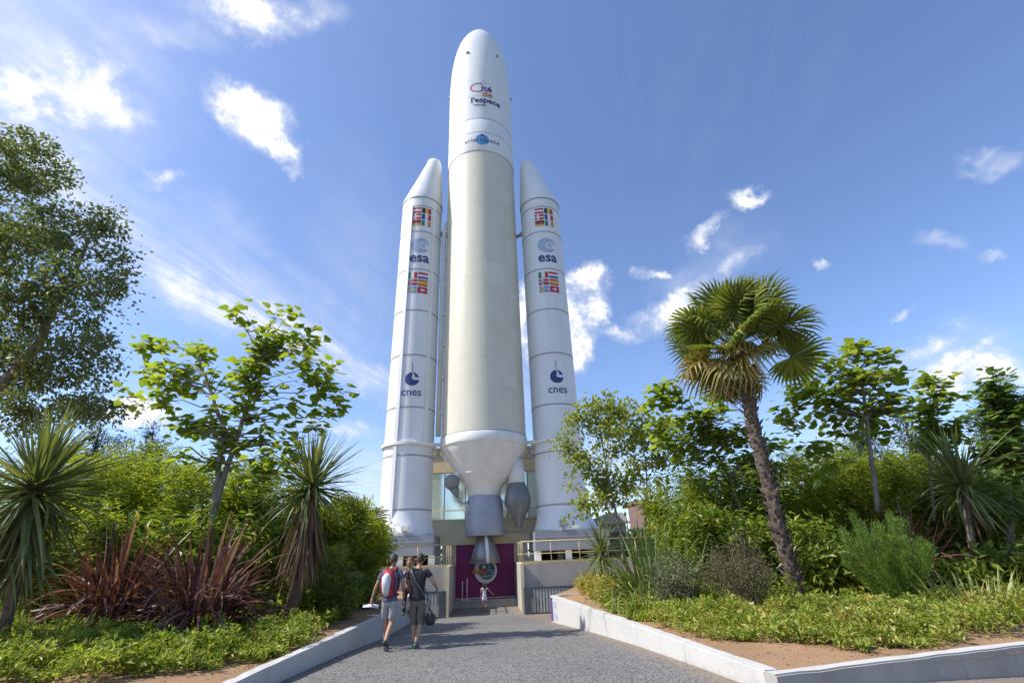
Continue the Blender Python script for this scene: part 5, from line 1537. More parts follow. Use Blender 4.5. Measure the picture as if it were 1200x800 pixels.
def flax(label, base, n, L, W, mat, lo=28, hi=88, spread=0.22, group=None, name='flax_plant', cat='flax', bend=(0.4, 1.1, 1.8, 2.3), stalk=0.0):
    t = tag(empty(name, base), label, cat, group)
    vs = [blade_mesh('blade', L * s, W, bd, mat, 8, 0.4, kink=kk) for s, bd, kk in ((1.0, bend[0], None), (0.95, bend[1], None), (0.9, bend[2], None), (0.88, bend[3], None), (0.9, bend[0], (0.6, 0.9)))]
    dry = [blade_mesh('blade', L * s, W * 0.8, bd, M['l_skirt'], 8, 0.5, kink=kk) for s, bd, kk in ((0.9, 0.8, (0.5, 1.2)), (0.8, 1.2, None), (0.9, 1.4, (0.4, 0.8)), (0.7, 1.9, None), (0.9, 0.6, (0.3, 1.5)))]
    for k in range(n):
        f = (k + 0.5) / n
        el = rad(hi + (lo - hi) * f ** 1.1 + rng.normal(0, 6))
        az = k * 2.39996 + rng.normal(0, 0.25)
        i = min(int(f * 4 + rng.normal(0, 0.7)), 4); i = max(i, 0)
        r = spread * math.sqrt(rng.random())
        link('blade', (dry if rng.random() < 0.05 else vs)[i], t, loc=(math.cos(az) * r, math.sin(az) * r, -0.02 + stalk * rng.random()), rot=(rng.normal(0, 0.4), -el, az), scale=rng.uniform(0.62, 1.06))
    return t


flax('large bronze purple flax in full view left of the skirted cordyline', (-6.25, 10.2, 0.42), 300, 1.75, 0.070, M['l_phor'], -15, 89, 0.50, 'bronze flax plants', stalk=0.75)
flax('darker bronze flax farther left, beside the big green cordyline', (-8.25, 10.6, 0.45), 270, 1.75, 0.068, M['l_phor'], -15, 89, 0.45, 'bronze flax plants', stalk=0.85)
flax('dusky purple flax behind the feathery bush on the right', (8.95, 12.2, 0.5), 170, 1.75, 0.075, M['l_phord'], 15, 89, 0.45, stalk=0.6)
flax('dusky purple flax at the right edge below the glossy tree', (12.3, 12.2, 0.6), 60, 1.5, 0.055, M['l_phord'], 30, 88, 0.4)
flax('tall green flax with arching blades behind the white wall', (3.25, 13.2, 0.40), 210, 2.2, 0.065, M['l_phorg'], 22, 88, 0.5)
flax('green flax beside the olive brown bush', (4.05, 13.0, 0.42), 60, 1.75, 0.07, M['l_phorg'], 45, 88, 0.3)
flax('cream striped flax clump in the right foreground bed', (8.5, 10.1, 0.42), 95, 0.85, 0.055, M['l_var'], 25, 85, 0.75, None, 'flax_plant', 'flax', (0.2, 0.5, 0.9, 1.4))
flax('small yellowing flax under the big green cordyline', (-7.9, 9.3, 0.42), 60, 0.85, 0.05, M['l_var'], 30, 82, 0.5, None, 'flax_plant', 'flax', (0.3, 0.6, 1.0, 1.5))
flax('cream grassy tuft drooping over the sand by the white wall', (2.75, 12.0, 0.36), 60, 0.85, 0.03, M['l_var'], 35, 85, 0.25, None, 'grass_tuft', 'grass tuft', (0.4, 0.9, 1.5, 2.0))
flax('green flax low behind the bronze flax on the left', (-7.2, 11.2, 0.45), 70, 1.4, 0.05, M['l_phorg'], 30, 85, 0.5)


# --- small bushes
def bush(label, name, base, h, w, nst, nl, L, W, mat, bark, out=0.6, sig=0.06, up=0.6, lo=0.25, flat=0.0):
    t = tag(empty(name, base), label, 'bush')
    mb = MB(); C = []
    for k in range(nst):
        a = k * 2.39996
        q = math.sqrt((k + 0.5) / nst)
        o = np.array([math.cos(a), math.sin(a), 0]) * w * q * rng.uniform(0.75, 1.1)
        hh = h * (1 - 0.42 * q ** 2.5) * rng.uniform(0.66, 1.08)
        p = np.array([o * 0.10, o * 0.5 + np.array([0, 0, hh * 0.4]) + rng.normal(0, 0.04, 3), o * 0.85 + np.array([0, 0, hh * 0.75]) + rng.normal(0, 0.04, 3), o + np.array([0, 0, hh])])
        C.append(p); mb.tube(p, [0.014, 0.010, 0.006, 0.003], 4, cap=False)
    mb.build('stems', bark, t)['kind'] = 'stuff'
    C = np.array(C)
    i = rng.integers(0, nst, nl); s = lo + (1 - lo) * rng.random(nl)
    seg = np.clip((s * 3).astype(int), 0, 2); f = (s * 3 - seg)[:, None]
    A, B = C[i, seg], C[i, np.minimum(seg + 1, 3)]
    T_ = unit(B - A)
    P = A + (B - A) * f + rng.normal(size=(nl, 3)) * sig
    Dd = T_ * up + unit(rng.normal(size=(nl, 3))) * out
    sc = rng.uniform(0.6, 1.3, nl)
    link('foliage', leaf_cloud('foliage', P, Dd, L * sc, W * sc, mat, flat), t)['kind'] = 'stuff'
    return t


bush('bright green feathery bush with upright plumes in the right bed', 'feathery_bush', (7.75, 11.0, 0.42), 1.85, 0.95, 24, 20000, 0.085, 0.011, M['l_feath'], M['l_feath'], 0.6, 0.050, 0.9, 0.10)
bush('olive brown twiggy bush left of the palm foot', 'twiggy_bush', (4.62, 11.1, 0.40), 1.45, 0.85, 46, 7000, 0.055, 0.020, M['l_olive'], M['bark'], 0.9, 0.10, 0.3, 0.35)
bush('small grey-green bush in front of the green flax', 'grey_bush', (3.45, 12.0, 0.40), 1.12, 0.62, 36, 4200, 0.065, 0.026, M['l_grey'], M['bark'], 0.8, 0.09, 0.4, 0.15)
bush('dark low bush beside the left path wall', 'low_bush', (-4.75, 13.6, 0.32), 0.85, 0.65, 36, 4200, 0.075, 0.035, M['l_shr'], M['bark'], 0.9, 0.09, 0.3, 0.1, 0.3)
bush('dark low bush under the low fan palms', 'low_bush', (-4.9, 16.2, 0.32), 0.95, 0.8, 36, 4200, 0.08, 0.035, M['l_shr'], M['bark'], 0.9, 0.09, 0.3, 0.1, 0.3)
bush('dense olive bush at the right edge of the bed', 'edge_bush', (11.9, 11.2, 0.5), 1.25, 1.1, 46, 7000, 0.07, 0.03, M['l_grey'], M['bark'], 0.9, 0.11, 0.3, 0.1, 0.2)


# --- ground cover
def inside(poly, p):
    x, y = p[:, 0], p[:, 1]
    r = np.zeros(len(p), bool)
    n = len(poly)
    for i in range(n):
        x0, y0 = poly[i]; x1, y1 = poly[(i + 1) % n]
        c = ((y0 > y) != (y1 > y)) & (x < (x1 - x0) * (y - y0) / (y1 - y0 + 1e-12) + x0)
        r ^= c
    return r


def cover(name, label, poly, zf, n, L, W, mat, h=0.22, strap=False, rag=0.18):
    mats = mat if isinstance(mat, (list, tuple)) else [mat]
    poly = np.array(poly)
    lo, hi = poly.min(0) - 0.3, poly.max(0) + 0.3
    P = np.zeros((0, 2))
    cell = 0.30
    while len(P) < n:
        q = lo + (hi - lo) * rng.random((n, 2))
        w = q + rng.normal(size=q.shape) * rag * 0.5 + rag * np.stack([np.sin(q[:, 1] * 5.1 + q[:, 0] * 2), np.sin(q[:, 0] * 4.3 + q[:, 1])], 1) * 0.6
        q = q[inside(poly, w)]
        P = np.concatenate([P, q])
    P = P[:n]
    cs = lo + (hi - lo) * rng.random((int((hi - lo).prod() / 0.085) + 4, 2))     # low mounds, each a small plant
    best = np.full(len(P), 9.0); ci = np.zeros(len(P), int)
    for a in range(0, len(P), 4000):
        d = np.linalg.norm(P[a:a + 4000, None] - cs[None], axis=2)
        ci[a:a + 4000] = d.argmin(1); best[a:a + 4000] = d.min(1)
    keep = ~((rng.random(len(cs)) < 0.10)[ci] & (rng.random(len(P)) < 0.85)) if not strap else np.ones(len(P), bool)
    P, ci, best = P[keep], ci[keep], best[keep]
    hh = h * rng.uniform(0.45, 1.35, len(cs))[ci] * np.clip(1.15 - (best / 0.27) ** 2, 0.22, 1.2)
    u = rng.random(len(P)) ** 0.5
    Z = zf(P[:, 0], P[:, 1]) + hh * u
    B = np.column_stack([P, Z])
    outw = np.column_stack([P - cs[ci], np.zeros(len(P))])
    Dd = unit(outw) * 0.7 + rng.normal(size=B.shape) * 0.45 + np.array([0, 0, 0.45])
    sc = rng.uniform(0.6, 1.3, len(P)) * rng.uniform(0.75, 1.3, len(cs))[ci]
    if strap:
        B[:, 2] = zf(P[:, 0], P[:, 1])
        me = strap_cloud(name, B, Dd + np.array([0, 0, 0.9]), L * sc, W * sc, 1.6, mats)
    else:
        me = leaf_cloud(name, B, Dd, L * sc, W * sc, mats, 0.55)
        if len(mats) > 1:                                   # each small plant keeps its own leaf colour
            w = np.array([0.62, 0.26, 0.12][:len(mats)]); w = w / w.sum()
            pick = rng.choice(len(mats), len(cs), p=w)[ci]
            pick = np.where(rng.random(len(pick)) < 0.12, rng.integers(0, len(mats), len(pick)), pick)
            me.polygons.foreach_set('material_index', np.concatenate([pick, pick]).astype(np.int32)); me.update()
    return tag(link(name, me), label, None, None, 'stuff')


cover('ground_cover', 'lime green ground cover along the sandy edge on the left', [(-6.92, 6.88), (-6.01, 7.05), (-5.26, 7.06), (-4.77, 7.73), (-4.11, 8.43), (-3.88, 9.24), (-4.04, 10.46), (-4.73, 11.87), (-5.86, 11.77), (-7.01, 10.7), (-8.21, 10.09), (-11.22, 10.47)], bed_left_z, 38000, 0.085, 0.038, [M['l_gcl'], M['l_gcr'], M['l_shr']], 0.32)
cover('ground_cover', 'yellow-green variegated ground cover in front of the palm', [(2.61, 11.29), (2.71, 9.71), (2.95, 8.82), (3.39, 8.39), (3.91, 8.0), (4.31, 7.72), (4.67, 7.46), (5.25, 7.51), (5.94, 7.8), (7.19, 8.38), (9.34, 9.3), (11.34, 10.55), (9.44, 11.04), (6.8, 11.03), (5.18, 11.33), (4.09, 12.35), (3.38, 12.63)], bed_right_z, 52000, 0.080, 0.034, [M['l_gcr'], M['l_gcl'], M['l_gold']], 0.30)
cover('ground_cover', 'golden ground cover near the far end of the white wall', [(2.0, 18.39), (2.24, 15.77), (2.76, 15.83), (3.49, 18.8), (3.06, 21.19), (2.35, 20.52)], bed_right_z, 9000, 0.11, 0.05, M['l_gold'], 0.42)
cover('ground_cover', 'fresh green ground cover by the cream tuft', [(2.11, 14.19), (2.37, 11.73), (2.7, 11.0), (3.32, 12.82), (2.99, 15.72)], bed_right_z, 9000, 0.085, 0.035, M['l_gcl'], 0.30)
cover('ground_cover', 'dark green ground cover beside the left path wall', [(-4.19, 11.12), (-4.93, 15.06), (-5.35, 18.41), (-6.74, 24.18), (-7.65, 22.24), (-6.9, 17.64)], bed_left_z, 22000, 0.095, 0.045, M['l_shr'], 0.42)
cover('tall_grass', 'long green grass in front of the large bronze flax', [(-6.6, 9.0), (-5.0, 8.9), (-4.6, 9.6), (-5.0, 10.4), (-6.4, 10.2)], bed_left_z, 1500, 0.42, 0.012, M['l_grass'], 0.3, True)
cover('undergrowth', 'leafy undergrowth between the plants of the left bed', [(-16, 10.5), (-5.2, 11.6), (-5.4, 20), (-20, 20)], bed_left_z, 20000, 0.17, 0.07, M['l_bamd'], 0.75)
cover('undergrowth', 'leafy undergrowth between the plants of the right bed', [(3.6, 11.6), (17, 11.2), (22, 20), (3.5, 20)], bed_right_z, 20000, 0.17, 0.07, M['l_bamd'], 0.55)


# fallen bits on the sand
def litter(name, label, lo, hi, zf, n, ok, mat):
    P = np.array(lo) + (np.array(hi) - np.array(lo)) * rng.random((n, 2))
    P = P[ok(P[:, 0], P[:, 1])]
    B = np.column_stack([P, zf(P[:, 0], P[:, 1]) + 0.006])
    Dd = rng.normal(size=B.shape) * np.array([1, 1, 0.12])
    s = rng.uniform(0.5, 1.4, len(B))
    tag(link(name, leaf_cloud(name, B, Dd, 0.05 * s, 0.016 * s, mat, 0.95, 0.05)), label, None, None, 'stuff')


litter('leaf_litter', 'dry leaf bits on the sand along the left wall', (-8, 5), (-3.8, 14), bed_left_z, 1400, lambda x, y: x < -3.85, M['l_skirt'])
litter('leaf_litter', 'dry leaf bits on the sand behind the white wall', (1, 6.4), (9, 16), bed_right_z, 2200, lambda x, y: (x > wall_right_x(y) + 0.25) & (y > 6.5 + 0.273 * (x - 2.77)), M['l_skirt'])
litter('leaf_litter', 'few dry leaf bits scattered on the path', (-3.4, 5), (2.4, 22), lambda x, y: path_z(x, y), 260, lambda x, y: x < wall_right_x(y) - 0.1, M['l_skirt'])

M['grit'] = solid('pale_grit', (0.27, 0.21, 0.15), (0.17, 0.14, 0.11), 30, 0.9)


def pebbles(name, label, pts, zf, size):
    """Loose grit: small flattened stones, four sided, with a peak."""
    n = len(pts)
    s = size * rng.uniform(0.4, 1.5, n)
    a = rng.random(n) * 6.28
    z = zf(pts[:, 0], pts[:, 1])
    V = []
    for k in range(4):
        r = s * rng.uniform(0.7, 1.2, n)
        V.append(np.stack([pts[:, 0] + r * np.cos(a + k * 1.57), pts[:, 1] + r * np.sin(a + k * 1.57), z - 0.002], 1))
    V.append(np.stack([pts[:, 0], pts[:, 1], z + s * 0.7], 1))
    V = np.stack(V, 1).reshape(-1, 3)
    b = np.arange(n) * 5
    F = np.concatenate([np.stack([b + k, b + (k + 1) % 4, b + 4], 1) for k in range(4)])
    tag(link(name, np_mesh(name, V, F, M['grit'])), label, None, None, 'stuff')


y_ = rng.uniform(6.4, 18, 1500); x_ = wall_right_x(y_) - 0.03 - np.abs(rng.normal(0, 0.22, 1500))
pebbles('grit', 'loose grit along the foot of the sunlit white wall', np.stack([x_, y_], 1), path_z, 0.011)
y_ = rng.uniform(5, 21, 1500); x_ = left_edge(y_) + 0.16 + np.abs(rng.normal(0, 0.18, 1500))
pebbles('grit', 'loose grit along the foot of the shaded white wall', np.stack([x_, y_], 1), path_z, 0.011)
y_ = rng.uniform(6.4, 13, 2600); x_ = rng.uniform(1.9, 8, 2600)
k_ = (x_ > wall_right_x(y_) + 0.22) & (y_ > 6.55 + 0.273 * (x_ - 2.77))
pebbles('pebbles', 'small pebbles lying on the sandy soil right of the path', np.stack([x_[k_], y_[k_]], 1), bed_right_z, 0.013)


# ------------------------------------------------------------------ people
M['skin'] = solid('skin', (0.45, 0.26, 0.18), (0.38, 0.21, 0.145), 9, 0.55)
M['hair_dark'] = solid('dark_hair', (0.030, 0.022, 0.018), (0.055, 0.042, 0.034), 30, 0.6, 0.6, 120, 0, (1, 1, 0.3))
M['hair_grey'] = solid('greying_dark_hair', (0.04, 0.034, 0.03), (0.085, 0.076, 0.07), 40, 0.6, 0.6, 120)
M['hair_brown'] = solid('light_brown_hair', (0.16, 0.085, 0.045), (0.22, 0.12, 0.065), 30, 0.6, 0.6, 120)
M['tee_blue'] = solid('slate_blue_cotton', (0.10, 0.125, 0.20), (0.075, 0.095, 0.155), 12, 0.9, 0.6, 25)
M['tee_black'] = solid('black_cotton', (0.022, 0.022, 0.026), (0.034, 0.033, 0.038), 12, 0.9, 0.6, 25)
M['shorts'] = solid('pale_grey_cotton', (0.36, 0.36, 0.35), (0.28, 0.28, 0.275), 10, 0.9, 0.6, 22)
M['khaki'] = solid('khaki_cotton', (0.16, 0.145, 0.115), (0.12, 0.105, 0.085), 10, 0.9, 0.6, 22)
M['shoe'] = solid('dark_shoe', (0.05, 0.05, 0.052), (0.035, 0.035, 0.035), 14, 0.7)
M['shoe_green'] = solid('green_trainer', (0.05, 0.17, 0.12), (0.05, 0.10, 0.09), 14, 0.7)
M['sole'] = solid('grey_sole', (0.30, 0.29, 0.28), (0.24, 0.235, 0.23), 9, 0.8)
M['pack_red'] = solid('red_pack_fabric', (0.40, 0.025, 0.05), (0.30, 0.02, 0.04), 10, 0.7, 0.4, 40)
M['pack_white'] = solid('pale_pack_fabric', (0.62, 0.62, 0.62), (0.5, 0.5, 0.5), 10, 0.7, 0.4, 40)
M['pack_dark'] = solid('dark_pack_trim', (0.04, 0.04, 0.05), (0.03, 0.03, 0.035), 10, 0.7)
M['bag'] = solid('black_bag_fabric', (0.018, 0.018, 0.02), (0.03, 0.03, 0.033), 10, 0.6, 0.4, 40)
M['paper'] = solid('printed_paper', (0.62, 0.64, 0.72), (0.30, 0.36, 0.58), 9, 0.6, 0, 30, 0, (1, 1, 1), 0.5, 0.62)
M['dress'] = solid('lilac_white_cotton', (0.55, 0.53, 0.62), (0.44, 0.42, 0.52), 14, 0.9, 0.4, 30)
M['pink'] = solid('dusty_pink_print', (0.42, 0.25, 0.27), (0.20, 0.15, 0.22), 22, 0.9, 0.4, 30)
M['leggings'] = solid('dark_leggings', (0.04, 0.035, 0.05), (0.06, 0.05, 0.07), 14, 0.9)


def skinned(joints, edges, levels=2, root=0):
    """joints: name -> (x, y, z, radius x, radius y). Grows one continuous surface over the skeleton; returns (verts, faces)."""
    names = list(joints)
    me = bpy.data.meshes.new('figure')
    me.from_pydata([joints[n][:3] for n in names], [(names.index(a), names.index(b)) for a, b in edges], [])
    o = bpy.data.objects.new('figure', me); COL.objects.link(o)
    sk = o.modifiers.new('skin', 'SKIN')
    sk.use_smooth_shade = True
    sk.branch_smoothing = 0.4
    for i, n in enumerate(names):
        d = me.skin_vertices[0].data[i]
        r = joints[n][3:]
        d.radius = (r[0], r[1] if len(r) > 1 else r[0])
        d.use_root = (i == root)
    ss = o.modifiers.new('smooth', 'SUBSURF'); ss.levels = levels; ss.render_levels = levels
    dg = bpy.context.evaluated_depsgraph_get()
    m2 = bpy.data.meshes.new_from_object(o.evaluated_get(dg))
    bpy.data.objects.remove(o)
    vs = [v.co.copy() for v in m2.vertices]; fs = [tuple(f.vertices) for f in m2.polygons]
    bpy.data.meshes.remove(m2); bpy.data.meshes.remove(me)
    return vs, fs


def hand(mb, wrist, d, palm_n, size=0.18, curl=0.5, mi=0, side=1):
    """Palm and five separate bent fingers; d points along the hand, palm_n out of the palm."""
    d = Vector(d).normalized(); n = Vector(palm_n); n = (n - d * n.dot(d)).normalized(); s = d.cross(n) * side
    w = Vector(wrist)
    k = size / 0.18
    mb.tube([w - d * 0.01, w + d * 0.03 * k, w + d * 0.085 * k, w + d * 0.098 * k], [0.022 * k, 0.031 * k, 0.034 * k, 0.026 * k], 8, mi)
    for j, (off, ln) in enumerate(((0.027, 0.070), (0.010, 0.080), (-0.009, 0.075), (-0.026, 0.058))):
        p = w + d * 0.088 * k + s * off * k
        q, a = [p], 0.0
        for t in range(3):
            a += curl * (0.55 + 0.1 * j)
            p = p + (d * math.cos(a) + n * math.sin(a)) * (ln * k / 3)
            q.append(p)
        mb.tube(q, [0.0095 * k, 0.009 * k, 0.008 * k, 0.0055 * k], 6, mi)
    b = w + d * 0.035 * k + s * 0.030 * k
    mb.tube([b, b + (d * 0.6 + s * 0.7 + n * 0.3).normalized() * 0.035 * k, b + (d * 0.85 + s * 0.45 + n * 0.5).normalized() * 0.066 * k], [0.013 * k, 0.011 * k, 0.007 * k], 6, mi)


def head(mb, c, f, r=0.105, mi=0, neck=None):
    """Skull with jaw, brow, nose, lips, eyes and ears; f is the facing direction (horizontal)."""
    c = Vector(c); f = Vector((f[0], f[1], 0)).normalized(); s = Vector((f.y, -f.x, 0)); u = Vector((0, 0, 1))
    seg, rings = 20, 16
    vs, fs = [], []
    for i in range(rings + 1):
        th = PI * i / rings
        for k in range(seg):
            a = 2 * PI * k / seg
            x, y, z = math.sin(th) * math.sin(a), math.sin(th) * math.cos(a), -math.cos(th)
            w = 0.78 if z > -0.2 else 0.78 - 0.30 * (-z - 0.2)
            dpt = 0.95 if z > -0.2 else 0.95 - 0.12 * (-z - 0.2)
            if z < -0.3 and y < 0: dpt *= 0.72
            hgt = 1.18
            yy = y * dpt
            if y > 0.6: yy -= 0.05 * (1 - abs(x)) if -0.05 < z < 0.25 else 0
            vs.append(c + s * x * r * w + f * yy * r + u * z * r * hgt)
    for i in range(rings):
        for k in range(seg):
            k2 = (k + 1) % seg
            fs.append((i * seg + k, i * seg + k2, (i + 1) * seg + k2, (i + 1) * seg + k))
    mb.add(vs, fs, mi, True)
    mb.tube([c + f * r * 0.88 + u * r * 0.12, c + f * r * 1.08 - u * r * 0.22, c + f * r * 0.90 - u * r * 0.30], [0.010, 0.016, 0.011], 6, mi)          # nose
    for q in (-1, 1):
        e = c + s * q * r * 0.76 - u * r * 0.02
        mb.tube([e - u * r * 0.26, e + s * q * 0.014 - f * 0.006, e + u * r * 0.26 - f * 0.006], [0.012, 0.022, 0.010], 6, mi)                                   # ears


def person(name_label, pos, rz, joints, edges, shirt_j, shirt_e, low_j, low_e, mats, hair, head_c, head_f, hands, feet, scale=1.0, cat='person', hair_long=0.0):
    """Body (skin) as one mesh; hair, shirt, shorts and shoes are its children."""
    t = tag(empty('person', pos, rz), name_label, cat)
    t.scale = (scale,) * 3
    mb = MB()
    v, f = skinned(joints, edges); mb.add(v, f, 0, True)
    head(mb, head_c, head_f)
    for h in hands: hand(mb, *h)
    hc = Vector(head_c); hf = Vector((head_f[0], head_f[1], 0)).normalized(); hs = Vector((hf.y, -hf.x, 0))
    for q in (-1, 1):
        mb.sphere(hc + hf * 0.092 + hs * q * 0.034 + Vector((0, 0, 0.008)), 0.011, 8, 6, 1)
    mb.tube([hc + hf * 0.088 - Vector((0, 0, 0.052)) + hs * q for q in (-0.024, 0, 0.024)], [0.004, 0.007, 0.004], 6, 2)
    mb.build('body', [M['skin'], M['hair_dark'], M['pink']], t)
    # hair: an uneven cap over the back and crown
    hb = MB(); seg, rings = 22, 10; r = 0.105
    vs, fs = [], []
    for i in range(rings + 1):
        th = (0.62 * PI) * i / rings
        for k in range(seg):
            a = 2 * PI * k / seg
            back = (1 - math.cos(a)) / 2                    # 0 in front, 1 behind
            th2 = th * (0.55 + 0.50 * back ** 0.7)
            rr = r * (1.07 + 0.03 * math.sin(k * 5.3 + i * 2.1))
            x, y, z = math.sin(th2) * math.sin(a) * 0.80, math.sin(th2) * math.cos(a), math.cos(th2) * 1.18
            vs.append(hc + hs * x * rr + hf * (y * rr * 0.97 - 0.004) + Vector((0, 0, z * rr)))
    for i in range(rings):
        for k in range(seg):
            fs.append((i * seg + k, (i + 1) * seg + k, (i + 1) * seg + (k + 1) % seg, i * seg + (k + 1) % seg))
    hb.add(vs, fs, 0, True)
    if hair_long:
        for k in range(13):
            a = PI + (k - 6) * 0.24
            p = hc + hs * math.sin(a) * 0.085 + hf * math.cos(a) * 0.10
            hb.tube([p + Vector((0, 0, 0.05)), p - Vector((0, 0, hair_long * 0.5)) - hf * 0.01, p - Vector((0, 0, hair_long * (0.9 + 0.1 * (k % 3)))) - hf * 0.01], [0.025, 0.024, 0.008], 6)
    hb.build('hair', M[hair], t)
    for nm, j, e, m in (('shirt', shirt_j, shirt_e, mats[0]), ('shorts', low_j, low_e, mats[1])):
        if not j: continue
        b = MB(); v, f = skinned(j, e)
        # cloth folds: small displacement round the body
        vv = []
        for p in v:
            w = 0.006 * math.sin(p.z * 46 + p.x * 30) + 0.005 * math.sin(p.x * 60 - p.z * 22 + p.y * 35)
            vv.append(p + Vector((p.x, p.y, 0)).normalized() * w if (p.x or p.y) else p)
        b.add(vv, f, 0, True); b.build(nm, M[m], t)
    for (heel, toe, m) in feet:
        heel, toe = Vector(heel), Vector(toe)
        d = toe - heel
        b = MB()
        b.tube([heel - d * 0.08 + Vector((0, 0, 0.045)), heel + Vector((0, 0, 0.055)), heel + d * 0.35 + Vector((0, 0, 0.055)), heel + d * 0.75 + Vector((0, 0, 0.038)), toe + Vector((0, 0, 0.025)), toe + d * 0.06 + Vector((0, 0, 0.02))], [0.026, 0.043, 0.045, 0.045, 0.034, 0.012], 10)
        b.tube([heel + Vector((0, 0, 0.03)), heel + Vector((0, 0, 0.11))], [0.040, 0.042], 10)
        sh = b.build('shoe', M[m], t)
        b = MB(); b.tube([heel - d * 0.07 + Vector((0, 0, 0.008)), heel + d * 0.3 + Vector((0, 0, 0.010)), heel + d * 0.75 + Vector((0, 0, 0.008)), toe + d * 0.05 + Vector((0, 0, 0.010))], [0.030, 0.036, 0.046, 0.022], 10)
        b.v = [(x, y, z) for x, y, z in b.v]
        b.build('sole', M['sole'], sh)
    return t


BE = [('pelvis', 'waist'), ('waist', 'chest'), ('chest', 'neckb'), ('neckb', 'neck'), ('chest', 'shl'), ('shl', 'ell'), ('ell', 'wrl'), ('chest', 'shr'), ('shr', 'elr'), ('elr', 'wrr'),
      ('pelvis', 'hipl'), ('hipl', 'knl'), ('knl', 'cal'), ('cal', 'anl'), ('pelvis', 'hipr'), ('hipr', 'knr'), ('knr', 'car'), ('car', 'anr')]


def body_joints(ell, wrl, elr, wrr, knl, anl, knr, anr, lean=0.02, fat=1.0):
    j = {'pelvis': (0, 0, 0.96, 0.135 * fat, 0.10 * fat), 'waist': (0, lean * 0.4, 1.12, 0.130 * fat, 0.095 * fat), 'chest': (0, lean, 1.34, 0.150 * fat, 0.105 * fat), 'neckb': (0, lean + 0.005, 1.50, 0.060, 0.058), 'neck': (0, lean + 0.02, 1.585, 0.052, 0.054),
         'shl': (-0.185, lean, 1.445, 0.058), 'ell': (*ell, 0.042), 'wrl': (*wrl, 0.028), 'shr': (0.185, lean, 1.445, 0.058), 'elr': (*elr, 0.042), 'wrr': (*wrr, 0.028),
         'hipl': (-0.095, 0, 0.88, 0.088), 'knl': (*knl, 0.055), 'anl': (*anl, 0.036), 'hipr': (0.095, 0, 0.88, 0.088), 'knr': (*knr, 0.055), 'anr': (*anr, 0.036)}
    for s in 'lr':
        k, a = Vector(j['kn' + s][:3]), Vector(j['an' + s][:3])
        c = k.lerp(a, 0.35) + Vector((0, -0.022, 0))
        j['ca' + s] = (*c, 0.056)
    return j


def clothes(j, sleeve=0.55, leg_drop=0.0, tee=1.16, leg=1.3):
    L = lambda a, b, t: tuple(Vector(j[a][:3]).lerp(Vector(j[b][:3]), t))
    sj = {'hem': (0, 0.0, 0.865, 0.174, 0.136), 'hems': (0, 0.0, 0.895, 0.174, 0.136), 'hips': (0, 0.0, 0.99, 0.168, 0.128), 'waist': (*j['waist'][:3], 0.156, 0.122), 'chest': (*j['chest'][:3], 0.184, 0.138), 'upper': (0, j['chest'][1] - 0.004, 1.44, 0.135, 0.105), 'neckb': (j['neckb'][0], j['neckb'][1] - 0.005, 1.515, 0.078, 0.074),
          'shl': (*j['shl'][:3], 0.074), 'sll': (*L('shl', 'ell', sleeve), 0.070), 'shr': (*j['shr'][:3], 0.074), 'slr': (*L('shr', 'elr', sleeve), 0.070)}
    se = [('hem', 'hems'), ('hems', 'hips'), ('hips', 'waist'), ('waist', 'chest'), ('chest', 'upper'), ('upper', 'neckb'), ('chest', 'shl'), ('shl', 'sll'), ('chest', 'shr'), ('shr', 'slr')]
    lj = {'belt': (0, 0, 1.02, 0.145, 0.112), 'pelvis': (0, -0.005, 0.93, 0.156, 0.120), 'hipl': (-0.095, 0, 0.83, 0.104), 'hipr': (0.095, 0, 0.83, 0.104)}
    le = [('pelvis', 'belt')]
    for s in 'lr':
        lj['mid' + s] = (*L('hip' + s, 'kn' + s, 0.55), 0.094)
        if leg_drop <= 0:
            lj['cuff' + s] = (*L('hip' + s, 'kn' + s, 0.93), 0.092)
            le += [('pelvis', 'hip' + s), ('hip' + s, 'mid' + s), ('mid' + s, 'cuff' + s)]
        else:
            lj['knee' + s] = (*j['kn' + s][:3], 0.080)
            lj['cuff' + s] = (*L('kn' + s, 'an' + s, leg_drop), 0.078)
            le += [('pelvis', 'hip' + s), ('hip' + s, 'mid' + s), ('mid' + s, 'knee' + s), ('knee' + s, 'cuff' + s)]
    return sj, se, lj, le


# man with the backpack (his own frame: +y is where he walks, +x his right)
j = body_joints((-0.31, -0.02, 1.17), (-0.40, 0.03, 0.94), (0.27, 0.02, 1.18), (0.24, 0.20, 1.02), (-0.10, 0.14, 0.50), (-0.09, 0.20, 0.10), (0.06, 0.03, 0.48), (0.035, -0.26, 0.17))
sj, se, lj, le = clothes(j, 0.62)
PA = (-2.83, 11.30, float(path_z(-2.83, 11.30)))
man = person('person in slate blue T-shirt, pale shorts and red backpack holding a folded map', PA, rad(-3), j, BE, sj, se, lj, le, ('tee_blue', 'shorts'), 'hair_grey', (0.02, 0.05, 1.685), (0.25, 1.0),
             [((-0.40, 0.03, 0.94), (-0.12, 0.15, -1), (0.9, 0.2, 0.1), 0.185, 0.75, 0, -1), ((0.24, 0.20, 1.02), (-0.1, 0.6, -0.6), (-1, 0.1, 0), 0.185, 0.5, 0, 1)],
             [((-0.09, 0.17, 0.0), (-0.11, 0.40, 0.0), 'shoe'), ((0.035, -0.29, 0.10), (0.05, -0.12, -0.005), 'shoe')], 1.0)
bp = tag(empty('backpack', Vector(PA) + Vector((0, 0, 0)), rad(-3)), 'red backpack with a pale grey centre panel worn by the person in blue', 'backpack')
b = MB(); b.tube([(0, -0.17, 0.99), (0, -0.19, 1.06), (0, -0.205, 1.20), (0, -0.195, 1.36), (0, -0.165, 1.46), (0, -0.14, 1.485)], [0.10, 0.145, 0.160, 0.150, 0.105, 0.03], 16)
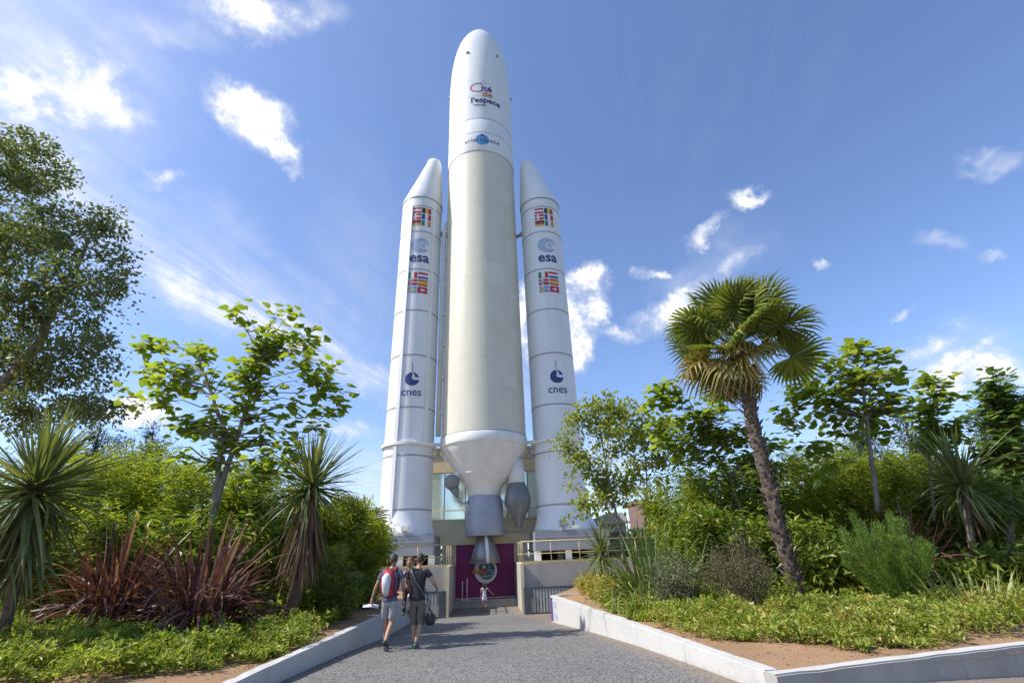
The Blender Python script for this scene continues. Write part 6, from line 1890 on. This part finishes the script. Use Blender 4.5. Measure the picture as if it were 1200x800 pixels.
b.v = [(x, -0.17 + (y + 0.17) * 1.0 + (0.0 if y > -0.17 else (y + 0.17) * -0.30), z) for x, y, z in b.v]
b.build('pack_body', M['pack_red'], bp)
b = MB(); b.tube([(0, -0.285, 1.02), (0, -0.325, 1.10), (0, -0.335, 1.22), (0, -0.315, 1.34), (0, -0.275, 1.41)], [0.055, 0.072, 0.088, 0.100, 0.05], 12)
b.build('front_panel', M['pack_white'], bp)
for q in (-1, 1):
    b = MB(); b.tube([(q * 0.09, -0.10, 1.46), (q * 0.115, 0.02, 1.525), (q * 0.12, 0.135, 1.42), (q * 0.14, 0.14, 1.25), (q * 0.16, 0.02, 1.10), (q * 0.12, -0.1, 1.04)], 0.022, 8); b.build('strap', M['pack_red'], bp)
    b = MB(); b.tube([(q * 0.13, -0.23, 1.06), (q * 0.155, -0.22, 1.2), (q * 0.13, -0.23, 1.34)], [0.012, 0.014, 0.012], 6); b.build('side_trim', M['pack_dark'], bp)
b = MB(); b.tube([(-0.155, -0.1, 1.02), (-0.15, 0.12, 1.0), (0, 0.155, 0.99), (0.15, 0.12, 1.0), (0.155, -0.1, 1.02)], 0.02, 8); b.build('hip_belt', M['pack_dark'], bp)
b = MB(); b.tube([(-0.03, -0.345, 1.31), (0, -0.35, 1.30), (0.03, -0.345, 1.31)], 0.012, 6); b.build('buckle', M['pack_dark'], bp)
b = MB(); b.add([(-0.17, -0.06, -0.03), (0.01, -0.07, 0.0), (0.01, 0.07, 0.02), (-0.17, 0.06, -0.01), (0.15, -0.05, -0.02), (0.15, 0.08, 0.01),
                 (-0.17, -0.06, -0.022), (0.01, -0.07, 0.008), (0.01, 0.07, 0.028), (-0.17, 0.06, -0.002), (0.15, -0.05, -0.012), (0.15, 0.08, 0.018)],
                [(3, 2, 1, 0), (2, 5, 4, 1), (6, 7, 8, 9), (7, 10, 11, 8), (0, 1, 7, 6), (1, 4, 10, 7), (4, 5, 11, 10), (5, 2, 8, 11), (2, 3, 9, 8), (3, 0, 6, 9)])
mp_ = b.build('folded_map', M['paper'], None, loc=Vector(PA) + Matrix.Rotation(rad(-3), 3, 'Z') @ Vector((-0.42, 0.06, 0.80)), rot=(0.2, 0.15, 0.3))
tag(mp_, 'blue and white folded paper map in the left hand of the person in blue', 'map')

# companion in black carrying a child
j = body_joints((-0.27, 0.10, 1.20), (-0.13, 0.27, 1.15), (0.33, 0.00, 1.22), (0.37, 0.20, 1.10), (-0.09, 0.10, 0.50), (-0.05, 0.06, 0.10), (0.09, 0.05, 0.50), (0.02, -0.10, 0.10), 0.0, 0.95)
sj, se, lj, le = clothes(j, 0.62, 0.32)
PB = (-2.25, 11.38, float(path_z(-2.25, 11.38)))
wom = person('person in black T-shirt and khaki cropped trousers carrying a child on one arm', PB, rad(-2), j, BE, sj, se, lj, le, ('tee_black', 'khaki'), 'hair_dark', (0.02, 0.03, 1.675), (-0.1, 1.0),
             [((-0.13, 0.27, 1.15), (0.9, 0.4, 0.0), (0, -1, 0.2), 0.17, 0.5, 0, -1), ((0.37, 0.20, 1.10), (0.0, 0.9, -0.5), (-1, 0.1, 0), 0.17, 0.6, 0, 1)],
             [((-0.05, 0.04, 0.0), (-0.05, 0.27, 0.0), 'shoe_green'), ((0.02, -0.13, 0.0), (0.03, 0.10, 0.0), 'shoe_green')], 1.0)
hb_ = tag(empty('shoulder_bag', Vector(PB), rad(-2)), 'black shoulder bag hanging low beside the person in black', 'bag')
b = MB(); b.tube([(0.30, -0.05, 0.42), (0.30, -0.05, 0.47), (0.29, -0.05, 0.60), (0.28, -0.05, 0.68)], [0.075, 0.105, 0.09, 0.03], 12); b.build('pouch', M['bag'], hb_)
b = MB(); b.tube([(0.28, -0.06, 0.66), (0.24, -0.10, 0.85), (0.16, -0.135, 1.00), (-0.02, -0.150, 1.25), (-0.14, -0.105, 1.47), (-0.15, 0.0, 1.525), (-0.10, 0.12, 1.46), (0.05, 0.145, 1.2), (0.17, 0.13, 1.0), (0.26, 0.02, 0.82), (0.29, -0.03, 0.67)], 0.012, 6); b.build('strap', M['gatemetal'], hb_)

# the carried child, sitting on the left arm and looking back over the shoulder
cj = {'pelvis': (0, 0, 0.0, 0.085, 0.075), 'chest': (0, 0.0, 0.24, 0.085, 0.07), 'neckb': (0, 0, 0.36, 0.04), 'neck': (0, 0.0, 0.41, 0.036), 'shl': (-0.10, 0, 0.32, 0.034), 'ell': (-0.15, -0.09, 0.20, 0.026), 'wrl': (-0.06, -0.19, 0.22, 0.02),
      'shr': (0.10, 0, 0.32, 0.034), 'elr': (0.20, 0.05, 0.28, 0.026), 'wrr': (0.25, -0.06, 0.30, 0.02), 'hipl': (-0.06, 0.02, -0.05, 0.055), 'knl': (-0.10, 0.10, -0.20, 0.040), 'cal': (-0.10, 0.07, -0.30, 0.038), 'anl': (-0.10, 0.06, -0.42, 0.026),
      'hipr': (0.06, 0.02, -0.05, 0.055), 'knr': (0.04, 0.10, -0.22, 0.040), 'car': (0.03, 0.06, -0.32, 0.038), 'anr': (0.02, 0.05, -0.45, 0.026)}
ce = [(a if a != 'waist' else 'pelvis', b_) for a, b_ in BE if b_ != 'waist']
csj = {'hem': (0, 0, 0.02, 0.105, 0.095), 'chest': (0, 0, 0.24, 0.096, 0.082), 'neckb': (0, 0, 0.345, 0.052), 'shl': (-0.10, 0, 0.32, 0.046), 'sll': (-0.13, -0.05, 0.255, 0.042), 'shr': (0.10, 0, 0.32, 0.046), 'slr': (0.155, 0.027, 0.298, 0.042)}
cse = [('hem', 'chest'), ('chest', 'neckb'), ('chest', 'shl'), ('shl', 'sll'), ('chest', 'shr'), ('shr', 'slr')]
clj = {'pelvis': (0, 0, 0.0, 0.10, 0.09), 'hipl': (-0.06, 0.02, -0.05, 0.064), 'knl': (-0.10, 0.10, -0.20, 0.050), 'cuffl': (-0.10, 0.065, -0.38, 0.040), 'hipr': (0.06, 0.02, -0.05, 0.064), 'knr': (0.04, 0.10, -0.22, 0.050), 'cuffr': (0.025, 0.055, -0.41, 0.040)}
cle = [('pelvis', 'hipl'), ('hipl', 'knl'), ('knl', 'cuffl'), ('pelvis', 'hipr'), ('hipr', 'knr'), ('knr', 'cuffr')]
PC = Vector(PB) + Matrix.Rotation(rad(-2), 3, 'Z') @ Vector((-0.245, 0.22, 1.13))
chd = person('small person with light brown hair and pink printed top carried on an arm', PC, rad(8), cj, ce, csj, cse, clj, cle, ('pink', 'leggings'), 'hair_brown', (0.0, -0.01, 0.49), (-0.35, -0.9),
             [((-0.06, -0.19, 0.22), (0.5, -0.8, 0.1), (0, 0.3, -1), 0.11, 0.6, 0, -1), ((0.25, -0.06, 0.30), (0.2, -0.95, 0.1), (-1, 0, -0.3), 0.11, 0.6, 0, 1)],
             [((-0.10, 0.05, -0.50), (-0.11, 0.17, -0.53), 'shoe'), ((0.02, 0.04, -0.53), (0.01, 0.16, -0.56), 'shoe')], 1.0)

# girl in front of the doors, pointing down to the right
j = body_joints((-0.25, 0.02, 1.18), (-0.24, 0.12, 0.97), (0.36, 0.06, 1.26), (0.54, 0.12, 1.10), (-0.09, 0.02, 0.50), (-0.08, 0.0, 0.10), (0.09, 0.02, 0.50), (0.09, 0.0, 0.10), 0.0, 0.85)
sj = {'hem': (0, 0.0, 0.62, 0.235, 0.20), 'hips': (0, 0, 0.90, 0.175, 0.14), 'waist': (0, 0, 1.12, 0.135, 0.105), 'chest': (0, 0, 1.34, 0.155, 0.112), 'neckb': (0, 0, 1.48, 0.085, 0.078), 'shl': (-0.185, 0, 1.44, 0.068), 'sll': (-0.21, 0.005, 1.36, 0.066), 'shr': (0.185, 0, 1.44, 0.068), 'slr': (0.235, 0.02, 1.385, 0.066)}
se = [('hem', 'hips'), ('hips', 'waist'), ('waist', 'chest'), ('chest', 'neckb'), ('chest', 'shl'), ('shl', 'sll'), ('chest', 'shr'), ('shr', 'slr')]
PG = (-1.90, 26.7, -0.897)
girl = person('small person with long dark hair in a pale dress standing before the magenta doors', PG, rad(4), j, BE, sj, se, None, None, ('dress', 'dress'), 'hair_dark', (0.0, 0.02, 1.69), (0.1, 1.0),
              [((-0.24, 0.12, 0.97), (0, 0.3, -1), (1, 0, 0), 0.18, 0.4, 0, -1), ((0.54, 0.12, 1.10), (0.75, 0.2, -0.6), (0, 1, 0), 0.18, 0.2, 0, 1)],
              [((-0.08, -0.03, 0.0), (-0.10, 0.19, 0.0), 'shoe'), ((0.09, -0.03, 0.0), (0.11, 0.19, 0.0), 'shoe')], 0.73, 'person', 0.34)
